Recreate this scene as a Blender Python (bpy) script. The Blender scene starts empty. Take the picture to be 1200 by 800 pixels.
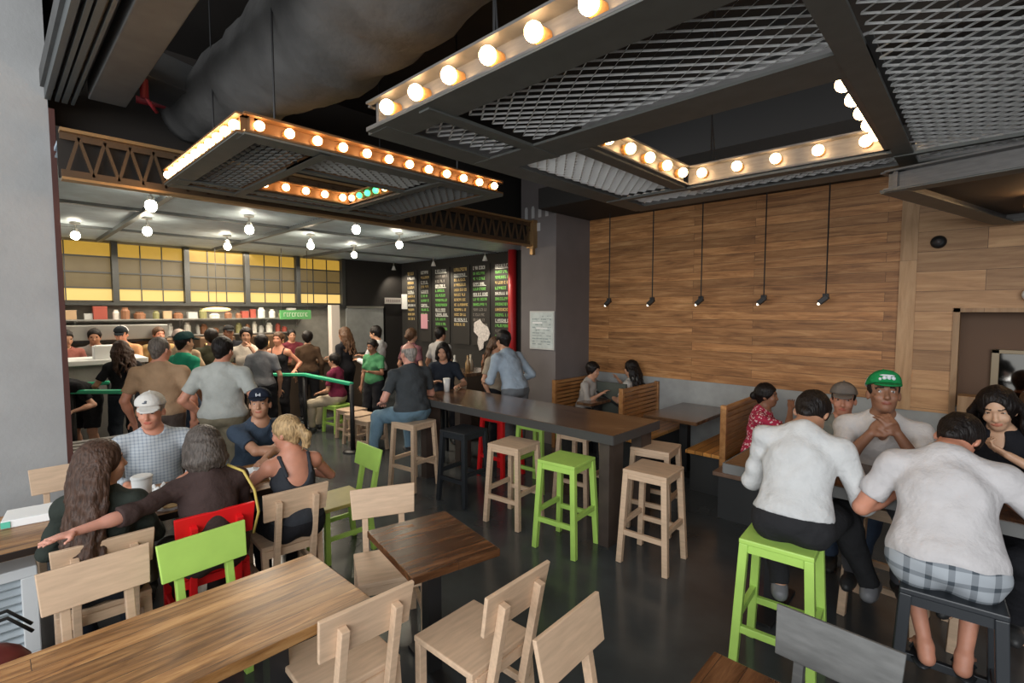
import bpy, math, random
import numpy as np
from mathutils import Vector, Matrix, noise
S = bpy.context.scene
COL = S.collection
R = math.radians

# ------------------------------------------------------------ camera, world, light, exposure
cam_d = bpy.data.cameras.new('camera'); cam = bpy.data.objects.new('camera', cam_d); COL.objects.link(cam)
cam_d.sensor_fit = 'HORIZONTAL'; cam_d.sensor_width = 36.0; cam_d.lens = 36.0 * 582 / 1200
cam.location = (0, 0, 2.0); cam.rotation_euler = (R(86.5), 0, R(43.5))
cam_d.clip_start = 0.05; cam_d.clip_end = 200
S.camera = cam
S.view_settings.view_transform = 'Standard'; S.view_settings.look = 'None'
S.view_settings.gamma = 1.0; S.view_settings.use_curve_mapping = False
S.view_settings.exposure = 0.5
world = bpy.data.worlds.new('overcast_daylight'); S.world = world; world.use_nodes = True
world.node_tree.nodes['Background'].inputs[0].default_value = (0.93, 0.97, 1.0, 1)
world.node_tree.nodes['Background'].inputs[1].default_value = 0.42

def area(name, loc, target, size, energy, col, size_y=None, spread=180):
    d = bpy.data.lights.new(name, 'AREA'); d.energy = energy; d.color = col; d.size = size
    if size_y: d.shape = 'RECTANGLE'; d.size_y = size_y
    d.spread = R(spread)
    o = bpy.data.objects.new(name, d); COL.objects.link(o); o.location = loc
    o.rotation_euler = (Vector(target) - Vector(loc)).to_track_quat('-Z', 'Y').to_euler()
    return o
area('daylight_from_street', (0.6, -3.4, 2.9), (-2.4, 2.4, 0.7), 8.0, 330, (0.96, 0.98, 1.0), 3.2)
area('added_service_fill', (-8.8, 3.2, 3.15), (-8.8, 3.2, 0), 4.5, 140, (1.0, 0.86, 0.68), 1.2)  # added fill to brighten the service side, not a visible lamp
area('added_kitchen_fill', (-10.3, 2.6, 2.9), (-10.6, 2.6, 1.0), 5.0, 48, (1.0, 0.9, 0.75), 0.4)  # added fill along the cooking line, no fitting carries it

# ------------------------------------------------------------ materials
MATS = {}
def nodes_of(m):
    return m.node_tree.nodes, m.node_tree.links
def mat(name, col, rough=0.5, metal=0.0, nz=0.0, nscale=8.0, stretch=(1, 1, 1), bump=0.0, emit=None, estr=0, coat=0.0, spec=0.5, sss=0.0, bscale=None):
    if name in MATS: return MATS[name]
    m = bpy.data.materials.new(name); m.use_nodes = True; N, L = nodes_of(m); b = N['Principled BSDF']
    b.inputs['Base Color'].default_value = (*col, 1); b.inputs['Roughness'].default_value = rough
    b.inputs['Metallic'].default_value = metal; b.inputs['Coat Weight'].default_value = coat
    b.inputs['Specular IOR Level'].default_value = spec
    if sss: b.inputs['Subsurface Weight'].default_value = sss; b.inputs['Subsurface Radius'].default_value = (0.02, 0.008, 0.004)
    if emit: b.inputs['Emission Color'].default_value = (*emit, 1); b.inputs['Emission Strength'].default_value = estr
    if nz or bump:
        tc = N.new('ShaderNodeTexCoord'); mp = N.new('ShaderNodeMapping'); mp.inputs['Scale'].default_value = stretch
        L.new(tc.outputs['Object'], mp.inputs[0])
        t = N.new('ShaderNodeTexNoise'); t.inputs['Scale'].default_value = nscale; t.inputs['Detail'].default_value = 6; L.new(mp.outputs[0], t.inputs[0])
        if nz:
            r = N.new('ShaderNodeMapRange'); L.new(t.outputs[0], r.inputs[0]); r.inputs[1].default_value = 0.3; r.inputs[2].default_value = 0.7
            r.inputs[3].default_value = 1 - nz; r.inputs[4].default_value = 1 + nz
            mx = N.new('ShaderNodeVectorMath'); mx.operation = 'SCALE'; mx.inputs[0].default_value = col; L.new(r.outputs[0], mx.inputs['Scale'])
            L.new(mx.outputs[0], b.inputs['Base Color'])
        if bump:
            t2 = t
            if bscale:
                t2 = N.new('ShaderNodeTexNoise'); t2.inputs['Scale'].default_value = bscale; t2.inputs['Detail'].default_value = 4; L.new(mp.outputs[0], t2.inputs[0])
            bp = N.new('ShaderNodeBump'); bp.inputs['Strength'].default_value = bump; bp.inputs['Distance'].default_value = 0.02
            L.new(t2.outputs[0], bp.inputs['Height']); L.new(bp.outputs[0], b.inputs['Normal'])
    MATS[name] = m; return m

def wood(name, c1, c2, c3, axis='X', plank=0.12, length=1.6, grain=10, rough=0.45, gap=0.004, gapcol=(0.02, 0.012, 0.008), vert=None, contrast=1.0, coat=0.0):
    """plank wood: 'axis' = grain direction in object space, 'vert' = axis across the planks"""
    if name in MATS: return MATS[name]
    m = bpy.data.materials.new(name); m.use_nodes = True; N, L = nodes_of(m); b = N['Principled BSDF']
    tc = N.new('ShaderNodeTexCoord'); sep = N.new('ShaderNodeSeparateXYZ'); L.new(tc.outputs['Object'], sep.inputs[0])
    if vert is None: vert = {'X': 'Z', 'Y': 'X', 'Z': 'X'}[axis]
    cmb = N.new('ShaderNodeCombineXYZ'); L.new(sep.outputs[axis], cmb.inputs[0]); L.new(sep.outputs[vert], cmb.inputs[1])
    br = N.new('ShaderNodeTexBrick'); L.new(cmb.outputs[0], br.inputs[0])
    br.inputs['Scale'].default_value = 1; br.inputs['Brick Width'].default_value = length; br.inputs['Row Height'].default_value = plank
    br.inputs['Mortar Size'].default_value = gap; br.inputs['Mortar Smooth'].default_value = 0.2
    br.inputs['Color1'].default_value = (0, 0, 0, 1); br.inputs['Color2'].default_value = (1, 1, 1, 1); br.inputs['Mortar'].default_value = (0.5, 0.5, 0.5, 1)
    br.offset = 0.37; br.offset_frequency = 2
    # grain
    sc = N.new('ShaderNodeVectorMath'); sc.operation = 'MULTIPLY'
    k = {'X': (0.9, 9, 9), 'Y': (9, 0.9, 9), 'Z': (9, 9, 0.9)}[axis]; sc.inputs[1].default_value = k
    L.new(tc.outputs['Object'], sc.inputs[0])
    ad = N.new('ShaderNodeVectorMath'); ad.operation = 'MULTIPLY_ADD'; L.new(br.outputs['Color'], ad.inputs[0]); ad.inputs[1].default_value = (37, 37, 37); L.new(sc.outputs[0], ad.inputs[2])
    n1 = N.new('ShaderNodeTexNoise'); n1.inputs['Scale'].default_value = grain * 0.22; n1.inputs['Detail'].default_value = 8; n1.inputs['Roughness'].default_value = 0.65
    n1.inputs['Distortion'].default_value = 0.6; L.new(ad.outputs[0], n1.inputs[0])
    r1 = N.new('ShaderNodeValToRGB'); L.new(n1.outputs[0], r1.inputs[0])
    e = r1.color_ramp.elements; e[0].position = 0.5 - 0.22 / contrast; e[0].color = (*c1, 1); e[1].position = 0.5 + 0.2 / contrast; e[1].color = (*c3, 1)
    x = e.new(0.5); x.color = (*c2, 1)
    # per plank tone
    mr = N.new('ShaderNodeMapRange'); L.new(br.outputs['Color'], mr.inputs[0]); mr.inputs[3].default_value = 0.76; mr.inputs[4].default_value = 1.22
    ms = N.new('ShaderNodeVectorMath'); ms.operation = 'SCALE'; L.new(r1.outputs[0], ms.inputs[0]); L.new(mr.outputs[0], ms.inputs['Scale'])
    mx = N.new('ShaderNodeMix'); mx.data_type = 'RGBA'; L.new(br.outputs['Fac'], mx.inputs[0]); L.new(ms.outputs[0], mx.inputs[6]); mx.inputs[7].default_value = (*gapcol, 1)
    L.new(mx.outputs[2], b.inputs['Base Color'])
    b.inputs['Roughness'].default_value = rough; b.inputs['Coat Weight'].default_value = coat; b.inputs['Coat Roughness'].default_value = 0.2
    bp = N.new('ShaderNodeBump'); bp.inputs['Strength'].default_value = 0.25; bp.inputs['Distance'].default_value = 0.004
    L.new(n1.outputs[0], bp.inputs['Height']); L.new(bp.outputs[0], b.inputs['Normal'])
    MATS[name] = m; return m

def checks(name, base, line, size=0.03, width=0.18, second=None):
    if name in MATS: return MATS[name]
    m = bpy.data.materials.new(name); m.use_nodes = True; N, L = nodes_of(m); b = N['Principled BSDF']; b.inputs['Roughness'].default_value = 0.85
    tc = N.new('ShaderNodeTexCoord'); sep = N.new('ShaderNodeSeparateXYZ'); L.new(tc.outputs['Object'], sep.inputs[0])
    outs = []
    for ax in 'XZ':
        mu = N.new('ShaderNodeMath'); mu.operation = 'MULTIPLY'; L.new(sep.outputs[ax], mu.inputs[0]); mu.inputs[1].default_value = 1 / size
        fr = N.new('ShaderNodeMath'); fr.operation = 'FRACT'; L.new(mu.outputs[0], fr.inputs[0])
        lt = N.new('ShaderNodeMath'); lt.operation = 'LESS_THAN'; L.new(fr.outputs[0], lt.inputs[0]); lt.inputs[1].default_value = width
        outs.append(lt)
    s = N.new('ShaderNodeMath'); s.operation = 'ADD'; L.new(outs[0].outputs[0], s.inputs[0]); L.new(outs[1].outputs[0], s.inputs[1])
    h = N.new('ShaderNodeMath'); h.operation = 'MULTIPLY'; L.new(s.outputs[0], h.inputs[0]); h.inputs[1].default_value = 0.5
    mx = N.new('ShaderNodeMix'); mx.data_type = 'RGBA'; L.new(h.outputs[0], mx.inputs[0]); mx.inputs[6].default_value = (*base, 1); mx.inputs[7].default_value = (*line, 1)
    L.new(mx.outputs[2], b.inputs['Base Color'])
    MATS[name] = m; return m

def dots(name, base, dot, scale=28, thr=0.33):
    if name in MATS: return MATS[name]
    m = bpy.data.materials.new(name); m.use_nodes = True; N, L = nodes_of(m); b = N['Principled BSDF']; b.inputs['Roughness'].default_value = 0.8
    tc = N.new('ShaderNodeTexCoord'); v = N.new('ShaderNodeTexVoronoi'); v.inputs['Scale'].default_value = scale; L.new(tc.outputs['Object'], v.inputs[0])
    lt = N.new('ShaderNodeMath'); lt.operation = 'LESS_THAN'; L.new(v.outputs['Distance'], lt.inputs[0]); lt.inputs[1].default_value = thr
    mx = N.new('ShaderNodeMix'); mx.data_type = 'RGBA'; L.new(lt.outputs[0], mx.inputs[0]); mx.inputs[6].default_value = (*base, 1); mx.inputs[7].default_value = (*dot, 1)
    L.new(mx.outputs[2], b.inputs['Base Color']); MATS[name] = m; return m

CONC = mat('painted_concrete', (0.36, 0.36, 0.355), 0.85, nz=0.07, nscale=3, bump=0.15, bscale=30)
FLOOR = mat('polished_concrete', (0.055, 0.062, 0.066), 0.2, nz=0.35, nscale=1.6, spec=0.55)
BLACKC = mat('black_ceiling_paint', (0.022, 0.018, 0.015), 0.9)
SOFFIT = mat('dark_soffit', (0.03, 0.028, 0.026), 0.8)
TAUPE = mat('taupe_plaster', (0.17, 0.15, 0.145), 0.8, nz=0.06, nscale=4)
GREYC = mat('grey_wainscot', (0.34, 0.35, 0.34), 0.8, nz=0.12, nscale=6)
BROWNW = mat('brown_plaster', (0.16, 0.095, 0.06), 0.8)
STEELD = mat('dark_steel', (0.12, 0.125, 0.115), 0.5, metal=0.3, nz=0.1, nscale=10)
STEELG = mat('grey_steel', (0.17, 0.165, 0.16), 0.45, metal=0.4, nz=0.15, nscale=12, stretch=(1, 1, 6))
MESHM = mat('white_expanded_metal', (0.80, 0.80, 0.78), 0.5)
MESHD = mat('grey_expanded_metal', (0.30, 0.30, 0.28), 0.5)
BULB = mat('lit_bulb', (1, 0.8, 0.5), 0.4, emit=(1.0, 0.63, 0.30), estr=20)
BULBS = mat('lit_small_bulb', (1, 0.8, 0.5), 0.4, emit=(1.0, 0.60, 0.26), estr=20)
BULBW = mat('lit_pendant_bulb', (1, 0.9, 0.7), 0.4, emit=(1.0, 0.86, 0.64), estr=42)
BULBG = mat('lit_green_bulb', (0.1, 0.8, 0.3), 0.4, emit=(0.05, 0.75, 0.22), estr=2.5)
SOCK = mat('amber_socket', (0.75, 0.36, 0.10), 0.5)
BLACK = mat('black_metal', (0.015, 0.015, 0.016), 0.45)
BLACKP = mat('black_paint', (0.02, 0.023, 0.027), 0.4)
REDP = mat('red_paint', (0.75, 0.012, 0.015), 0.4)
REDD = mat('dark_red_paint', (0.45, 0.015, 0.018), 0.45)
GREENP = mat('lime_paint', (0.42, 0.66, 0.13), 0.42, nz=0.05, nscale=9)
GREENR = mat('rail_green', (0.03, 0.42, 0.22), 0.35)
GREYP = mat('grey_stained_wood', (0.13, 0.13, 0.125), 0.6, nz=0.2, nscale=9, stretch=(1, 4, 4))
MAPLE = mat('pale_maple', (0.60, 0.425, 0.285), 0.5, nz=0.11, nscale=6, stretch=(1.2, 8, 8), bump=0.05)
MAPLEF = mat('pale_maple_weathered', (0.50, 0.36, 0.25), 0.5, nz=0.15, nscale=6, stretch=(1.2, 8, 8))
DUCT = mat('wrapped_duct', (0.085, 0.083, 0.08), 0.75, nz=0.3, nscale=3, bump=1.0, bscale=5)
DUCTG = mat('galvanised_duct', (0.10, 0.10, 0.098), 0.6, metal=0.2, nz=0.15, nscale=5)
TRACK = mat('aluminium_track', (0.13, 0.14, 0.14), 0.5, metal=0.4)
WALLW = wood('reclaimed_oak_boards', (0.12, 0.045, 0.014), (0.42, 0.19, 0.064), (0.64, 0.35, 0.145), 'X', 0.105, 2.1, 10, 0.55, 0.0016, contrast=0.85)
WALLW2 = wood('pale_oak_boards', (0.27, 0.13, 0.05), (0.46, 0.255, 0.115), (0.60, 0.37, 0.185), 'X', 0.2, 2.6, 8, 0.55, 0.0016, contrast=0.8)
WALLV = wood('pale_oak_upright', (0.26, 0.13, 0.055), (0.42, 0.25, 0.12), (0.52, 0.33, 0.18), 'Z', 0.4, 4, 8, 0.55, 0.001, contrast=0.8)
TABLEW = wood('reclaimed_pine_top', (0.085, 0.032, 0.009), (0.31, 0.145, 0.045), (0.50, 0.28, 0.11), 'Y', 0.085, 6.0, 13, 0.36, 0.0012, contrast=1.15, coat=0.12)
TABLED = wood('dark_walnut_top', (0.030, 0.010, 0.004), (0.10, 0.040, 0.015), (0.21, 0.095, 0.04), 'Y', 0.09, 3.0, 11, 0.25, 0.001, contrast=0.9, coat=0.3)
COUNTW = wood('counter_walnut_top', (0.045, 0.022, 0.012), (0.12, 0.062, 0.032), (0.20, 0.11, 0.06), 'X', 0.14, 2.0, 9, 0.2, 0.001, vert='Y', coat=0.4)
COUNTE = mat('counter_edge', (0.06, 0.058, 0.055), 0.45)
BOOTHW = wood('warm_booth_slat', (0.26, 0.10, 0.03), (0.44, 0.20, 0.065), (0.56, 0.29, 0.11), 'Y', 0.5, 3, 8, 0.4, 0.0005, vert='Z')
BOOTHS = wood('honey_booth_seat', (0.45, 0.17, 0.035), (0.66, 0.30, 0.075), (0.75, 0.38, 0.12), 'Y', 0.09, 3, 8, 0.35, 0.003, vert='X')
WHITEP = mat('white_paper', (0.82, 0.83, 0.82), 0.7)
WHITEC = mat('white_card', (0.75, 0.76, 0.74), 0.6)
CHROME = mat('brushed_steel', (0.45, 0.45, 0.43), 0.35, metal=0.8)
CORR = mat('corrugated_metal', (0.50, 0.60, 0.68), 0.4, metal=0.15, nz=0.12, nscale=5)

# ------------------------------------------------------------ mesh helpers
class MB:
    def __init__(s): s.v = []; s.f = []
    def add(s, vs, fs):
        k = len(s.v); s.v += [tuple(v) for v in vs]; s.f += [tuple(i + k for i in f) for f in fs]; return s
    def box(s, x0, x1, y0, y1, z0, z1):
        vs = [(x, y, z) for z in (z0, z1) for y in (y0, y1) for x in (x0, x1)]
        return s.add(vs, [(0, 2, 3, 1), (4, 5, 7, 6), (0, 1, 5, 4), (2, 6, 7, 3), (0, 4, 6, 2), (1, 3, 7, 5)])
    def beam(s, a, b, w, d, side=None):
        a = Vector(a); b = Vector(b); z = (b - a).normalized()
        x = Vector(side) if side else (Vector((1, 0, 0)) if abs(z.x) < 0.9 else Vector((0, 1, 0)))
        x = (x - z * x.dot(z)).normalized(); y = z.cross(x)
        vs = [p + x * (i * w / 2) + y * (j * d / 2) for p in (a, b) for j in (-1, 1) for i in (-1, 1)]
        return s.add(vs, [(0, 2, 3, 1), (4, 5, 7, 6), (0, 1, 5, 4), (2, 6, 7, 3), (0, 4, 6, 2), (1, 3, 7, 5)])
    def tube(s, pts, r, n=10, cap=True):
        pts = [Vector(p) for p in pts]; rr = r if isinstance(r, (list, tuple)) else [r] * len(pts); vs = []; fs = []
        px = None
        for i, p in enumerate(pts):
            t = (pts[min(i + 1, len(pts) - 1)] - pts[max(i - 1, 0)]).normalized()
            if px is None: px = t.orthogonal().normalized()
            x = (px - t * px.dot(t)).normalized(); px = x; y = t.cross(x)
            for j in range(n):
                a = 2 * math.pi * j / n; vs.append(p + (x * math.cos(a) + y * math.sin(a)) * rr[i])
        for i in range(len(pts) - 1):
            for j in range(n):
                a = i * n + j; b = i * n + (j + 1) % n; fs.append((a, b, b + n, a + n))
        if cap: fs.append(tuple(range(n))[::-1]); fs.append(tuple(range((len(pts) - 1) * n, len(pts) * n)))
        return s.add(vs, fs)
    def lathe(s, prof, c=(0, 0, 0), n=20, axis='Z'):
        vs = []; fs = []
        for r, z in prof:
            for j in range(n):
                a = 2 * math.pi * j / n; p = (r * math.cos(a), r * math.sin(a), z)
                if axis == 'X': p = (p[2], p[0], p[1])
                if axis == 'Y': p = (p[1], p[2], p[0])
                vs.append((p[0] + c[0], p[1] + c[1], p[2] + c[2]))
        for i in range(len(prof) - 1):
            for j in range(n):
                a = i * n + j; b = i * n + (j + 1) % n; fs.append((a, b, b + n, a + n))
        fs.append(tuple(range(n))[::-1]); fs.append(tuple(range((len(prof) - 1) * n, len(prof) * n)))
        return s.add(vs, fs)
    def sphere(s, c, r, n=14, sc=(1, 1, 1)):
        m = n // 2
        prof = [(max(1e-4, r * math.sin(math.pi * i / m)), -r * math.cos(math.pi * i / m)) for i in range(m + 1)]
        k = len(s.v); s.lathe(prof, (0, 0, 0), n)
        for i in range(k, len(s.v)):
            v = s.v[i]; s.v[i] = (v[0] * sc[0] + c[0], v[1] * sc[1] + c[1], v[2] * sc[2] + c[2])
        return s
    def build(s, name, m, parent=None, bevel=0, smooth=False, loc=None):
        me = bpy.data.meshes.new(name); me.from_pydata(s.v, [], s.f); me.materials.append(m)
        if smooth:
            me.polygons.foreach_set('use_smooth', [True] * len(me.polygons))
        me.update()
        o = bpy.data.objects.new(name, me); COL.objects.link(o)
        if parent: o.parent = parent
        if loc: o.location = loc
        if bevel:
            b = o.modifiers.new('bevel', 'BEVEL'); b.width = bevel; b.segments = 2; b.limit_method = 'ANGLE'; b.angle_limit = R(40)
        return o

def tag(o, label, cat, group=None, kind=None):
    if label: o['label'] = label
    if cat: o['category'] = cat
    if group: o['group'] = group
    if kind: o['kind'] = kind
    return o
def thing(name, label, cat, loc=(0, 0, 0), rz=0, group=None):
    o = bpy.data.objects.new(name, None); COL.objects.link(o); o.location = loc; o.rotation_euler = (0, 0, rz)
    o.empty_display_size = 0.2
    return tag(o, label, cat, group)
def struct(name, mb, m, **k):
    o = mb.build(name, m, **k); o['kind'] = 'structure'; return o
CH = {}
def kids(o):
    return [c for c in bpy.data.objects if c.parent == o]
def copy_tree(o, parent=None):
    c = o.copy(); COL.objects.link(c); c.parent = parent
    for ch in kids(o): copy_tree(ch, c)
    return c
def place(proto, used, loc, rz, label, group=None):

    o = proto if not used else copy_tree(proto)
    o.location = loc; o.rotation_euler = (0, 0, rz); o['label'] = label
    if group: o['group'] = group
    elif 'group' in o: del o['group']
    return o

# ------------------------------------------------------------ the setting
struct('floor', MB().box(-11.6, 5.0, -3.0, 8.0, -0.1, 0), FLOOR)
struct('ceiling', MB().box(-5.9, 5.0, 0.3, 8.0, 4.5, 4.6), BLACKC)
struct('ceiling_soffit', MB().box(-4.57, 5.0, 5.35, 6.6, 3.42, 3.7), SOFFIT)
# left concrete pier (facade line)
struct('wall_left', MB().box(-7.2, -5.45, -0.9, 0.40, 0, 4.5), CONC)
struct('trim_1', MB().box(-5.52, -5.42, 0.40, 0.435, 0, 3.6), mat('rust_strip', (0.07, 0.02, 0.014), 0.6))
# wood clad wall
struct('wall_right', MB().box(-4.57, -0.66, 6.6, 6.7, 1.05, 3.42), WALLW)
struct('trim_2', MB().box(-0.66, -0.52, 6.575, 6.7, 0.97, 3.42), WALLV)
struct('wall_right_panelling', MB().box(-0.52, 4.2, 6.59, 6.7, 2.0, 3.42).box(-0.52, -0.22, 6.59, 6.7, 0.97, 2.0), WALLW2)
struct('trim_3', MB().box(-0.22, -0.17, 6.57, 6.95, 0.97, 2.03).box(-0.22, 2.6, 6.57, 6.95, 1.99, 2.03), WALLV)
struct('wall_recess', MB().box(-0.2, 2.8, 6.93, 7.0, 0, 2.1).box(2.6, 2.7, 6.6, 7.0, 0, 2.1), BROWNW)
struct('wall_right_base', MB().box(-4.57, -0.15, 6.60, 6.72, 0, 1.05), GREYC)
struct('wall_end', MB().box(4.2, 4.3, 0.5, 7, 0, 4.5), TAUPE)
struct('wall_column', MB().box(-5.26, -4.57, 5.75, 7.5, 0, 4.5), TAUPE)
# kitchen side
struct('wall_menu', MB().box(-11.2, -5.2, 7.4, 7.5, 0, 3.3), mat('charcoal_wall', (0.03, 0.028, 0.025), 0.8))
struct('wall_back', MB().box(-11.2, -11.1, -1.0, 7.5, 0, 3.3), mat('kitchen_tile', (0.24, 0.23, 0.20), 0.5, nz=0.1, nscale=9))
struct('wall_back_black', MB().box(-11.1, -10.95, 5.8, 7.4, 2.1, 3.25).box(-11.1, -10.95, 6.9, 7.4, 0, 2.1), mat('black_bulkhead', (0.012, 0.010, 0.009), 0.7))
struct('wall_kitchen_side', MB().box(-11.2, -7.2, -1.0, -0.9, 0, 3.3), CONC)
# corrugated ceiling over the service side
mb = MB(); n = 150
for i in range(n):
    x0 = -11.1 + 6.0 * i / n; x1 = -11.1 + 6.0 * (i + 1) / n
    z0 = 3.22 + 0.012 * (i % 2); z1 = 3.22 + 0.012 * ((i + 1) % 2)
    mb.add([(x0, 0.42, z0), (x1, 0.42, z1), (x1, 7.4, z1), (x0, 7.4, z0)], [(0, 1, 2, 3)])
mb.box(-11.1, -5.1, 0.42, 7.4, 3.27, 3.3)
struct('ceiling_kitchen', mb, CORR)
mb = MB()
for y in (1.35, 3.1, 4.9): mb.box(-11.0, -5.2, y - 0.03, y + 0.03, 3.17, 3.24)
for x in (-7.4, -9.4): mb.box(x - 0.025, x + 0.025, 0.45, 7.3, 3.19, 3.24)
struct('ceiling_kitchen_ribs', mb, mat('ceiling_rib', (0.16, 0.18, 0.19), 0.5, metal=0.3))
# upper void above the truss
struct('wall_upper_void', MB().box(-5.9, -5.8, 0.3, 7.5, 3.3, 4.5).box(-5.9, -4.57, 7.4, 7.5, 3.3, 4.5), BLACKC)
# red service pipe post
tag(MB().tube([(-6.9, 7.28, 0), (-6.9, 7.28, 3.22)], 0.085, 16).build('red_post', REDD, smooth=True), 'round red floor to ceiling post at the right end of the menu wall', 'post')

# ------------------------------------------------------------ truss beam across the opening
t = thing('truss_beam', 'dark open web steel truss spanning the room above the service side', 'truss', (-5.0, 0, 0))
tm = mat('bronze_steel', (0.09, 0.055, 0.03), 0.45, metal=0.4)
tg = mat('brass_edge', (0.36, 0.22, 0.10), 0.4, metal=0.6)
MB().box(-0.05, 0.05, 0.42, 5.72, 2.97, 2.99).build('bottom_chord', tg, t)
MB().box(-0.05, 0.05, 0.42, 5.72, 3.32, 3.345).build('top_chord', tg, t)
MB().box(-0.01, 0.01, 0.42, 5.72, 2.99, 3.05).box(-0.01, 0.01, 0.42, 5.72, 3.27, 3.32).build('chord_web', tm, t)
mb = MB()
for i in range(34):
    y = 0.45 + i * 0.155
    mb.beam((0, y, 3.02), (0, y + 0.0775, 3.3), 0.022, 0.022); mb.beam((0, y + 0.0775, 3.3), (0, y + 0.155, 3.02), 0.022, 0.022)
mb.build('web_bars', tm, t)
MB().box(-0.07, 0.07, 5.66, 5.75, 2.95, 3.36).box(-0.03, 0.03, 5.69, 5.75, 2.85, 2.95).build('end_bracket', tg, t)

struct('wall_truss_shade_sheet', MB().box(-5.09, -5.075, 0.412, 5.72, 3.0, 3.38), BLACKC)  # added black sheet standing in for the dark space behind the truss
# folding door tracks at the facade head
t = thing('door_tracks', 'long grey folding door tracks overhead beside the concrete pier', 'door track', (0, 0, 3.67))
for k, (y, w, d) in enumerate([(0.40, 0.035, 0.10), (0.455, 0.025, 0.06), (0.50, 0.035, 0.09), (0.55, 0.02, 0.05)]):
    MB().box(-5.45, 4, y - w / 2, y + w / 2, 0, d).build('track', TRACK, t)
MB().box(-5.45, 4, 0.36, 0.60, 0.09, 0.22).build('track_housing', DUCTG, t)
tag(MB().box(-5.2, 4, 0.62, 0.86, 3.67, 3.95).build('header_beam', DUCTG, bevel=0.006), 'broad grey steel header beam running beside the door tracks', 'beam')

# ducts
def sag_tube(name, pts, r, label, m, seed, sub=14):
    random.seed(seed); P = []; RR = []
    pts = [Vector(p) for p in pts]
    for i in range(len(pts) - 1):
        for k in range(sub):
            P.append(pts[i].lerp(pts[i + 1], k / sub)); RR.append((r[i] * (1 - k / sub) + r[i + 1] * k / sub))
    P.append(pts[-1]); RR.append(r[-1])
    mb = MB(); mb.tube(P, RR, 28)
    for i, v in enumerate(mb.v):
        q = Vector(v); n = noise.noise(q * 3.1 + Vector((seed, 0, 0))) * 0.05 + noise.noise(q * 9) * 0.015
        c = P[min(i // 28, len(P) - 1)]; d = (q - c); d.normalize(); mb.v[i] = tuple(q + d * n)
    return tag(mb.build(name, m, smooth=True), label, 'duct')
sag_tube('insulated_duct', [(-5.7, 1.45, 3.9), (-4.7, 1.56, 3.9), (-3.4, 1.72, 3.93), (-2.6, 1.72, 4.0), (-0.5, 1.65, 4.05)], [0.25, 0.32, 0.42, 0.45, 0.42], 'large cloth wrapped duct sweeping overhead above the smaller light frame', DUCT, 3)
sag_tube('branch_duct', [(-3.2, 1.25, 4.2), (-2.95, 1.08, 4.2), (-2.5, 1.04, 4.2), (-1.6, 1.04, 4.2)], [0.14, 0.17, 0.17, 0.17], 'shorter wrapped duct elbow joining the large duct near the top edge', DUCT, 8)
tag(MB().beam((-5.1, 0.72, 4.0), (-5.3, 1.55, 3.95), 0.5, 0.24).build('flat_duct', DUCTG, bevel=0.01), 'flat galvanised duct crossing between header beam and large duct', 'duct')
tag(MB().tube([(-5.0, 0.95, 4.4), (-5.0, 0.95, 3.72)], 0.03).tube([(-5.0, 0.95, 3.74), (-5.1, 1.05, 3.66)], 0.015).build('sprinkler_pipe', mat('pipe_red', (0.35, 0.03, 0.04), 0.5), smooth=True), 'red sprinkler drop pipe hanging below the flat duct', 'pipe')
tag(MB().tube([(-5.6, 1.0, 3.9), (-5.5, 1.75, 3.9)], 0.035).build('red_pipe', mat('pipe_red', (0.35, 0.03, 0.04), 0.5), smooth=True), 'horizontal dark red pipe behind the flat duct', 'pipe')
tag(MB().box(-5.1, 4.2, 4.7, 5.0, 4.0, 4.4).build('ceiling_joist', BLACKC), 'black structural beam under the ceiling above the big light frame', 'beam')

# ------------------------------------------------------------ marquee light frames
def mesh_panel(x0, x1, y0, y1, z, along='X', px=0.10, py=0.042, w=0.010, h=0.009):
    """expanded metal sheet: zig-zag strands, one mesh"""
    mb = MB()
    if along == 'X': U0, U1, V0, V1 = x0, x1, y0, y1
    else: U0, U1, V0, V1 = y0, y1, x0, x1
    nr = max(1, round((V1 - V0) / py)); nc = max(2, round((U1 - U0) / px) * 2)
    for r in range(nr + 1):
        vb = V0 + (V1 - V0) * r / nr
        prev = None
        for c in range(nc + 1):
            u = U0 + (U1 - U0) * c / nc
            v = vb + (1 if (c + r) % 2 else -1) * py * 0.46
            v = min(max(v, V0), V1)
            p = (u, v)
            if prev:
                a, b = prev, p
                q = lambda e, o, zz: (e[0], e[1] + o, zz) if along == 'X' else (e[1] + o, e[0], zz)
                mb.add([q(a, -w, z - h), q(a, w, z + h), q(b, w, z + h), q(b, -w, z - h)], [(0, 1, 2, 3)])
            prev = p
    return mb
def channel(mb, a, b, out, w=0.12, h=0.14, tk=0.012):
    """I-section run from a to b, 'out' = outward horizontal unit vector; z = bottom"""
    a = Vector(a); b = Vector(b); o = Vector(out)
    for (o0, o1, z0, z1) in ((-w, 0.035, 0, tk), (-w, 0.035, h - tk, h), (-w / 2 - tk, -w / 2 + tk, tk, h - tk)):
        vs = [p + o * q + Vector((0, 0, zz)) for zz in (z0, z1) for p in (a, b) for q in (o0, o1)]
        mb.add(vs, [(0, 1, 3, 2), (4, 6, 7, 5), (0, 4, 5, 1), (2, 3, 7, 6), (0, 2, 6, 4), (1, 5, 7, 3)])
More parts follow.
